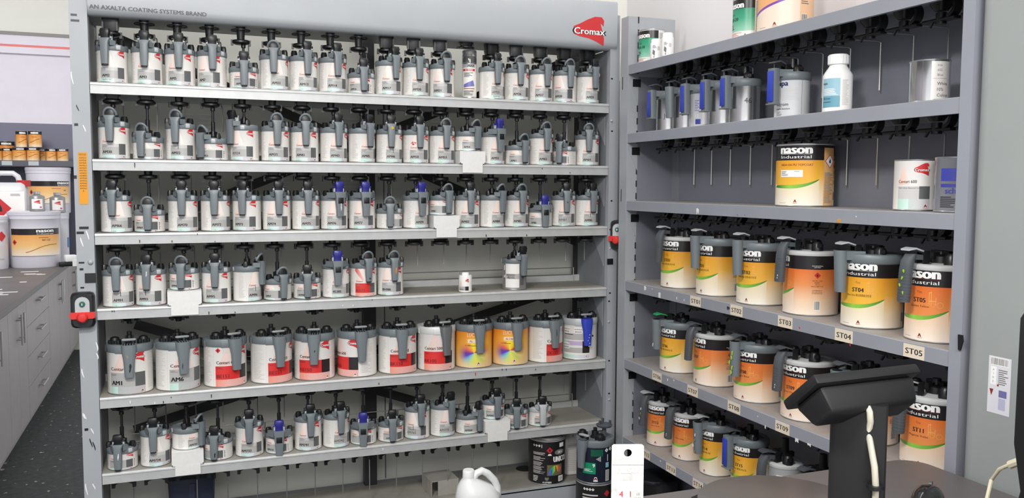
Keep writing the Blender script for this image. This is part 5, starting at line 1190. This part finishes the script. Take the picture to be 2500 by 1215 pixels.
EL = [(.052+.026*math.cos(2*PI*k/n), .138+.012*math.sin(2*PI*k/n)) for k in range(n)]; sh.poly(EL, GINK, 1); sh.text('SRX', .054, .133, .01, WINK, 2, 'c', .03)
sh.patch(-.006, .064, .04, .086, M('olive print', (108, 104, 70), .4), 1)
RB_ = ramp_mat('rainbow print', [(0, (150, 60, 190)), (.18, (70, 110, 220)), (.34, (60, 180, 90)), (.5, (200, 215, 70)), (.64, (240, 160, 50)), (.8, (200, 80, 60)), (1, (90, 150, 200))], -.004, .062, 'x')
sh.poly([(-.002, .044), (.018, .044), (.028, .06), (.029, .083), (.02, .08), (.006, .068)], RB_, 2); sh.poly([(.031, .083), (.04, .056), (.055, .05), (.06, .07), (.05, .08)], RB_, 2); sh.patch(.012, .0135, .042, .066, M('navy ink', (30, 34, 92), .4), 3)
sh.text('4 LITRES', -.006, .008, .0075, WINK, 2, 'c', .03); sh.poly([(-.012, .02), (-.002, .02), (.002, .03), (-.002, .034), (-.007, .031), (-.012, .034), (-.016, .03)], GINK, 2); sh.patch(.045, .072, .012, .036, WINK, 2); sh.lines(.048, .07, .016, .032, 4, GINK, 3); sh.patch(.05, .075, .158, .176, WINK, 2)
sh.build('label', t, None, ang(c, R, 1340, z+.1)-.02)
bm = bmesh.new(); lathe(bm, [(R-.002, -.002), (R-.0015, .002), (R*.86, .002), (R*.84, -.002), (R*.82, -.002), (R*.8, .004), (R*.72, .005), (0, .005)], 48); finish('tin_lid', bm, M('scuffed tinplate', (196, 198, 196), .4, .3), t, 40, (0, 0, H))
z = .3105; X = min(sx(1398, .2, z+.1), -.085); t = thing('drum_tin', 'white four-litre tin behind the black rainbow tin on the rack base', 'paint tin', (X, .18, z+.0006)); link('tin_body', body_mesh(.076, .2, WHITE, 'w'), t)
sh = Sheet(.076); sh.lines(-.02, .06, .02, .17, 18, LINK); sh.patch(.0, .003, .168, .178, INK, 1); sh.build('label', t, None, -.2)
# stack of black tins in front of the right post
Yc, R = -.125, .0765; X = sx(1452, Yc, .4); zt = on(1450, 1184, 1, Yc-R).z; hh2 = zt/2-.001
for k, lab in ((0, 'black tin on the floor, bottom of the stack before the rack post'), (1, 'black tin with white diamonds, middle of the stack before the rack post')):
    t = thing('storage_tin', lab, 'paint tin', (X, Yc, .0006+k*zt/2), 0, 'stacked black tins by the post'); link('tin_body', body_mesh(R, hh2, WHITE, 'w'), t)
    sh = Sheet(R); sh.patch(-PI*R, PI*R*.999, .004, hh2-.006, M('satin black print', (34, 32, 33), .35), 0)
    for q in range(4): sh.diamond(-.046+.012*q, hh2-.022, .006, WINK, INK, 1)
    sh.lines(-.055, .01, .05, hh2-.036, 8, LINK, 1); sh.diamond(.05, hh2-.04, .014, RINK, None, 1); sh.patch(-.03, .03, .02, .04, WINK, 1); sh.build('label', t, None, -.42)
zb = .0006+zt; H = .168
t = thing('activator_tin', 'dark navy and green tin with grimy stirring lid on top of the black tin stack', 'paint tin', (X, Yc, zb)); link('tin_body', body_mesh(R-.002, H, WHITE, 'w'), t)
sh = Sheet(R-.002); q = R-.002; NV = M('navy print', (24, 32, 48), .35); sh.patch(-PI*q, PI*q*.999, .004, H-.006, NV, 0); GR = M('emerald print', (20, 140, 100), .4)
sh.patch(-.02, .03, .112, .14, ramp_mat('dotted green print', [(0, (24, 110, 80)), (1, (20, 96, 70))], 0, 1, 'y', hatch=((24, 36, 44), 420, .4)), 1); sh.patch(-.055, .0, .04, .085, GR, 1); sh.text('9', -.008, .068, .014, WINK, 2, 'c', .04); sh.lines(-.05, -.01, .05, .062, 3, WINK, 2)
for k in range(5):
    for j in range(k+1): sh.patch(.004+.004*k-.002, .0065+.004*k-.002, .1-.0022*k+.0044*j, .1025-.0022*k+.0044*j, WINK, 2)
sh.diamond(.046, .135, .0085, WINK, INK, 2); sh.diamond(.066, .138, .0085, WINK, INK, 2); sh.patch(.042, .058, .065, .085, M('aqua block', (140, 190, 200), .4), 1); sh.barcode(.042, .06, .01, .055); sh.amark(.0, .014, .012, False, True); sh.patch(.05, .053, .09, .118, WINK, 2)
sh.build('label', t, None, -.42)
R4s = R4; lidp = big_lid(t, H, ang((X, Yc, zb), R4+.02, 1416, zb+.12, 110), .04, 'grey')
bm = bmesh.new(); lathe(bm, [(.01, 0), (.008, .03), (.03, .034), (.034, .042), (.026, .046), (0, .046)], 18)
for k in range(3): a = k*2*PI/3+.4; box(bm, .024*math.cos(a)-.004, .024*math.cos(a)+.004, .024*math.sin(a)-.004, .024*math.sin(a)+.004, .04, .062)
finish('stirrer_fork', bm, GREYD, lidp, 40, (.03, .02, .03))
# loose riser block and white jug
P = on(1078, 1200, 2, .3105)
tg = thing('shelf_riser', 'bare galvanised riser block lying on the rack base beside the white jug', 'riser', (P.x, max(P.y, .07)+.02, .3106), .05)
bm = bmesh.new(); h_ = .062
box(bm, -.058, .058, -.06, .06, h_-.0025, h_); box(bm, -.058, -.0555, -.06, .06, 0, h_-.0025); box(bm, .0555, .058, -.06, .06, 0, h_-.0025); box(bm, -.03, .0555, -.06, -.0575, 0, h_-.0025); box(bm, .058, .066, -.06, -.05, 0, .003, 1)
finish('riser_body', bm, [M('galvanised sheet', (178, 176, 168), .45, .3, noise=.05, nscale=30), BLACK], tg, 0)
Yj = -.32; zj = on(1144, 1146, 1, Yj).z; Xj = sx(1144, Yj, zj)
jug = thing('jug', 'white plastic jug with white cap and slotted handle in front of the rack base', 'jug', (Xj, Yj, .0005))
sc = pj((Xj, Yj, zj))[2]/CF
JW = M('milky plastic', (226, 228, 228), .35, spec=.5)
def ellipse_ring(cx, w_, d, z): return rrect(cx, 0, w_, d, z, .48, 5)
bm = bmesh.new(); loft(bm, [ellipse_ring(.035, .150, .11, .0), ellipse_ring(.035, .165, .125, .012), ellipse_ring(.036, .168, .128, zj-.15), ellipse_ring(.034, .163, .124, zj-.095), ellipse_ring(.022, .125, .10, zj-.062), ellipse_ring(.006, .07, .066, zj-.04), ellipse_ring(.0, .044, .044, zj-.03), ellipse_ring(0, .044, .044, zj-.022)])
finish('jug_body', bm, JW, jug, 60)
bm = bmesh.new(); tube(bm, [(.012, 0, zj-.045), (.028, 0, zj-.018), (.05, 0, zj-.010), (.072, 0, zj-.022), (.098, 0, zj-.05), (.110, 0, zj-.075), (.112, 0, zj-.105), (.1, 0, zj-.13)], .0135, 12); bmesh.ops.scale(bm, vec=(1, 1.15, 1), verts=bm.verts[:]); finish('handle', bm, JW, jug, 60)
bm = bmesh.new(); lathe(bm, [(.0, zj-.03), (.0215, zj-.03), (.0215, zj-.004), (.019, zj), (0, zj)], 32); finish('cap', bm, M('white cap', (236, 236, 236), .35), jug, 40)
P = on(468, 1200, 1, .2); t = thing('waste_bin', 'dark navy plastic bin under the lowest shelf at the grey post end', 'bin', (P.x, .19, .3105)); bm = bmesh.new(); loft(bm, [rrect(0, 0, .15, .14, 0, .15), rrect(0, 0, .165, .155, .155, .15)]); loft(bm, [rrect(0, 0, .172, .162, .155, .15), rrect(0, 0, .172, .162, .168, .15)]); box(bm, -.01, .01, -.082, -.07, .0, .15); finish('bin_body', bm, M('navy plastic', (30, 36, 56), .45), t, 40)

# ------------------------------------------------------------------ left: cabinets, counter and what stands there
CX = -2.56
def syx(px, X, z):
    return solve(px, lambda Y: (X, Y, z), .6, 6.5)
CAB = M('cabinet laminate', (170, 164, 166), .5, noise=.04)
run0, run1 = .8, FARY-.004
uA, uB, uC = syx(68, CX, .5), syx(121, CX, .5), syx(168, CX, .5)
ub = [(2*syx(47, CX, .5)-uA, uA, 'd'), (uA, uB, 'w'), (uB, uC, 'd'), (uC, run1, 'd')]
y0 = ub[0][0]
while y0 > run0+.3: ub.insert(0, (max(run0, y0-.8), y0, 'd')); y0 = ub[0][0]
for k, (a, b_, kind) in enumerate(ub):
    where = ['nearest', 'second', 'third', 'fourth', 'fifth', 'sixth'][min(k, 5)]
    u = thing('base_cabinet', f"grey laminate {'drawer' if kind == 'w' else 'two-door'} base cabinet under the dark counter, {where} along the run", 'cabinet', (CX, (a+b_)/2, 0), 0, 'base cabinets along the counter')
    L_ = (b_-a)/2-.002
    bm = bmesh.new(); box(bm, -.55, -.018, -L_, L_, .1, .862); box(bm, -.55, -.05, -L_, L_, .0, .1); finish('carcass', bm, CAB, u, 0)
    def bar(par, pts):
        bm = bmesh.new(); p, q = Vector(pts[0]), Vector(pts[1]); tube(bm, [p, q], .006, 8)
        for t_ in (.18, .82): r = p.lerp(q, t_); tube(bm, [r, r-Vector((.028, 0, 0))], .005, 6)
        finish('handle', bm, STEEL, par, 40)
    if kind == 'd':
        for s in (-1, 1):
            bm = bmesh.new(); box(bm, -.0175, 0, min(s*.0015, s*(L_-.001)), max(s*.0015, s*(L_-.001)), .102, .858); dr = finish('door', bm, CAB, u, 0); bar(dr, [(.028, s*.045, .62), (.028, s*.045, .80)])
    else:
        for q in range(4):
            z0 = .102+.189*q; bm = bmesh.new(); box(bm, -.0175, 0, -L_+.001, L_-.001, z0+.0015, z0+.1875); dr = finish('drawer', bm, CAB, u, 0); bar(dr, [(.028, -.12, z0+.12), (.028, .12, z0+.12)])
ct = bmesh.new(); box(ct, -.6, .03, run0-.01, run1, .864, .9, 0, .004)
for k in range(14):
    yy = random.uniform(2.6, 4.1); xx = random.uniform(-.3, -.02); a = random.uniform(.02, .06); box(ct, xx-a, xx+a, yy-.02, yy+.02, .9001, .9006, 1)
tag(finish('counter_top', ct, [M('counter slate', (92, 88, 88), .45, noise=.1, nscale=4), WHITEP], None, 0, (CX, 0, 0)), 'long dark grey counter top with white paint marks above the base cabinets', 'counter')
CZ = .9006
def bg(px, py): return on(px, py, 2, CZ)
def bg_tin(name, label, cat, px0, px1, py, pxtop, Z, Y, kind, group=None):
    X = sx_any((px0+px1)/2, Y, Z); sc = pj((X, Y, Z))[2]/CF; R = (px1-px0)/2*sc; H = max(.03, on((px0+px1)/2, pxtop, 1, Y-R).z-Z)
    t = thing(name, label, cat, (X, Y, Z), 0, group)
    return t, R, H
def sx_any(px, Y, z): return solve(px, lambda X: (X, Y, z), -6, .6)
PAIL = M('white pail plastic', (216, 214, 222), .4)
def pail(label, px0, px1, pytop, Y, Z=CZ, lab=True, code='661-G2', tx=0):
    t, R, H = bg_tin('paint_pail', label, 'pail', px0, px1, 0, pytop, Z, Y, 0, 'white plastic pails on the counter')
    bm = bmesh.new(); lathe(bm, [(0, 0), (R*.93, 0), (R*.95, .01), (R*.975, H*.7), (R*.98, H*.86), (R, H*.87), (R, H*.93), (R*.98, H*.94), (R*.985, H-.012), (0, H-.012)], 40); finish('pail_body', bm, PAIL, t)
    bm = bmesh.new(); lathe(bm, [(R*.99, H-.03), (R*1.015, H-.028), (R*1.015, H-.003), (R*.96, H), (R*.93, H-.006), (0, H-.006)], 40); finish('pail_lid', bm, M('pail lid', (206, 204, 212), .4), t)
    if lab:
        q = R*.985; sh = Sheet(q)
        z0, z1 = .22*H, .70*H
        sh.patch(-1.1*q, 1.1*q, z0, z1, ramp_mat('pail orange fade', [(0, (240, 226, 206)), (.35, (240, 196, 128)), (1, (228, 140, 56))], .1, .3), 1); sh.patch(-1.1*q, 1.1*q, z1-.19*(z1-z0)*1.2, z1, NLOGOK, 2)
        sh.text('nason', .38*q+tx, z1-.135*(z1-z0), .145*(z1-z0), WINK, 3, 'c', .06, width=.7*q); sh.text('Industrial', .38*q+tx, z1-.21*(z1-z0), .05*(z1-z0), WINK, 3, 'c', 0, width=.68*q)
        sh.text(code, .4*q+tx, z0+.55*(z1-z0), .07*(z1-z0), INK, 3, 'c', .02); sh.lines(.1*q, .8*q, z0+.66*(z1-z0), z0+.7*(z1-z0), 1, DRED, 3); sh.diamond(-.9*q, z0+.5*(z1-z0), .12*q, RINK, INK, 3)
        f = lambda s: z0+(.25+.16*math.tanh(2.5*(s/q-.0)))*(z1-z0)
        sh.band(lambda s: f(s)+.014*(z1-z0), lambda s: f(s)-.014*(z1-z0), -.4*q, .9*q, M('ochre line', (170, 110, 40), .4), 3)
        sh.build('label', t, None, ang(t.location, q, (px0+px1)/2, Z+H/2))
    return t, R, H
tA, RA, HA = pail('white pail with black and orange label at the front of the far counter', 31, 145, 517, bg(88, 650).y+.02)
tL, RL, HL = pail('white pail with red diamond cut by the edge of the photo, on the counter', -62, 18, 528, bg(10, 655).y, CZ, False)
sh = Sheet(RL*.985); sh.diamond(.05, HL*.62, .04, RINK, None, 1); sh.patch(.03, .07, HL*.2, HL*.45, LINK, 1); sh.build('label', tL, None, .45)
YB = tA.location.y+.36
tB, RBk, HB_ = pail('plain white pail with blue patch behind the front labelled pail', 100, 168, 519, YB, CZ, False)
sh = Sheet(RBk*.985); sh.patch(.08, .14, HB_*.3, HB_*.5, M('blue patch', (84, 130, 190), .4), 1); sh.build('label', tB, None, .5)
YC = YB+.36
tD, RD, HD = pail('white pail underneath the large labelled pail at the back of the counter', 74, 166, 521, YC, CZ, False)
tC, RC, HC = pail('tall labelled white pail standing on another pail below the tin shelf', 72, 170, 408, YC, CZ+HD+.0006, True, '661', .06)
# solvent tins on the pail lids
for px, par, Rp, Hp, lab in ((91, tA, RA, HA, 'small solvent tin with cone logo on the front pail lid'), (141, tB, RBk, HB_, 'small solvent tin with cone logo on the plain pail behind')):
    Z = CZ+Hp+.0006; Y = par.location.y-(0.02 if par is tA else .05); X = sx_any(px, Y, Z); sc = pj((X, Y, Z))[2]/CF
    t = small_bottle('solvent_tin', lab, 'paint tin', (X, Y, Z), 17*sc, 44*sc, 7*sc, 6*sc, M('pewter tin', (150, 150, 148), .35, .5), TINR, 'small solvent tins on the pails', shoulder=.8)
    q = 17*sc; sh = Sheet(q); sh.patch(-.75*q, .75*q, 6*sc, 30*sc, WHITE, 1); sh.logo(-.4*q, 18*sc, .8*q, 9*sc, DRED); sh.patch(.3*q, .6*q, 8*sc, 12*sc, M('pink block', (190, 90, 150), .4), 2); sh.build('label', t, None, ang(t.location, q, px, Z+.05))
# jerry can
Y = tL.location.y+.42; X = sx_any(20, Y, CZ); sc = pj((X, Y, CZ))[2]/CF; W_ = 98*sc; zt = on(20, 430, 1, Y-.1).z-CZ
jc = thing('jerry_can', 'translucent white jerry can with red hazard label behind the cut-off pail', 'jerry can', (X, Y, CZ))
bm = bmesh.new(); loft(bm, [rrect(0, 0, W_*.97, W_*.7, 0, .12), rrect(0, 0, W_, W_*.73, .02, .12), rrect(0, 0, W_, W_*.73, zt*.82, .12), rrect(0, 0, W_*.92, W_*.66, zt*.9, .14), rrect(0, 0, W_*.8, W_*.5, zt*.93, .2)]); finish('can_body', bm, M('milk white plastic', (206, 206, 208), .35), jc, 50)
bm = bmesh.new(); tube(bm, [(-W_*.28, 0, zt*.91), (-W_*.22, 0, zt*1.0), (-W_*.1, 0, zt*1.035), (W_*.18, 0, zt*1.035), (W_*.28, 0, zt*1.0), (W_*.34, 0, zt*.91)], .022, 10); finish('handle', bm, M('milk white plastic', (206, 206, 208), .35), jc, 50)
bm = bmesh.new(); lathe(bm, [(0, 0), (.05, 0), (.05, .05), (0, .052)], 20); finish('cap', bm, M('dark red cap', (176, 40, 44), .4), jc, 40, (W_*.42, -.02, zt*.885))
sh = Sheet(); sh.patch(-.16, .16, zt*.42, zt*.83, WHITE, 0); sh.diamond(-.02, zt*.64, .085, RINK, INK, 1); sh.lines(.06, .14, zt*.78, zt*.81, 2, GINK, 1); sh.build('label', jc, (-W_*.02, -W_*.367, 0))
# black clamp tool
Y = tA.location.y-.07; t = thing('tape_gun', 'small black and white hand tool lying by the front pail on the counter', 'tool', (sx_any(165, Y, CZ), Y, CZ), .3)
bm = bmesh.new(); box(bm, -.06, .06, -.03, .03, 0, .035, 0, .006); finish('tool_body', bm, BLACK, t, 30); bm = bmesh.new(); box(bm, -.02, .065, -.032, .032, .0355, .09, 0, .008); box(bm, .03, .07, -.034, -.031, .0, .05, 0); finish('tool_head', bm, WHITEP, t, 30)
# shelf with small tins on the far wall
YS = 5.42; zs = on(100, 393, 1, YS-.0).z
bm = bmesh.new(); box(bm, -3.6, -2.02, YS, FARY-.004, zs-.05, zs); box(bm, -3.6, -2.02, YS-.004, YS, zs-.045, zs+.004)
for px in (17, 82): X = sx_any(px, YS, zs); box(bm, X-.04, X+.04, YS-.006, YS-.004, zs-.04, zs-.002, 1)
for k in range(3): box(bm, -3.3+.5*k, -3.26+.5*k, YS+.02, FARY-.004, zs-.16, zs-.05)
tag(finish('wall_shelf', bm, [M('slate shelf', (84, 84, 92), .5), GREYL], None, 0), 'dark wall shelf of small orange tins above the far counter', 'shelf')
def shelf_tin(px0, px1, ytop, ybot, Y, Z, lab, tone):
    t, R, H = bg_tin('orange_tin', lab, 'paint tin', px0, px1, 0, ytop, Z, Y, 0, 'small orange tins on the far shelf')
    R = min(R*.88, .0545 if px1-px0 < 36 else .09)
    link('tin_body', body_mesh(R, H, WHITE, 'w'), t); sh = Sheet(R)
    sh.patch(-PI*R, PI*R*.999, .003, H-.005, ramp_mat('small tin fade %d' % (H < .12), [(0, (240, 222, 196)), (.3, (232, 176, 100)), (1, (222, 140, 50))], .0, H), 0); sh.patch(-PI*R, PI*R*.999, .78*H, H-.004, NLOGOK, 1); sh.text('nason', 0, .82*H, .16*H, WINK, 2, 'c', .06, width=1.1*R); sh.lines(-.4*R, .4*R, .6*H, .66*H, 1, DRED, 2)
    f = lambda s: (.40+.10*math.sin(s/R*2.2))*H
    sh.band(lambda s: f(s)+.025*H, lambda s: f(s)-.025*H, -.8*R, .8*R, M('ochre line', (170, 110, 40), .4), 2); sh.build('label', t, None, ang(t.location, R, (px0+px1)/2+random.uniform(-3, 3), Z+H/2)); return t, R, H
z0 = zs+.0006; hs = None
for k, (a, b_, yt, dy, lab) in enumerate(((-24, 5, 361, .07, 'small orange tin cut by the photo edge on the far shelf'), (6, 32, 361, .11, 'small orange tin just right of the cut-off one on the far shelf'), (31, 65, 359, .07, 'small orange tin under the first tin of the upper pair'), (66, 97, 359, .07, 'small orange tin under the second tin of the upper pair'), (92, 113, 362, .2, 'small orange tin set back in the gap on the far shelf'), (113, 140, 362, .09, 'plain orange tin second from the grey post on the far shelf'), (140, 168, 362, .07, 'small orange tin beside the grey post on the far shelf'))):
    t, R, H = shelf_tin(a, b_, yt, 392, YS+dy, z0, lab, 'a')
    if k == 2: hs = (z0+H+.0006, t)
    if k == 3: hs2 = (z0+H+.0006, t)
for (a, b_), (zz, par), lab in (((39, 67), hs, 'first orange tin of the pair stacked on the far shelf'), ((70, 103), hs2, 'second orange tin of the pair stacked on the far shelf')):
    shelf_tin(a, b_, 319, 356, par.location.y, zz, lab, 'a')
shelf_tin(-6, 37, 344, 392, YS+.235, z0, 'wide black banded tin behind the front row of the far shelf', 'a')
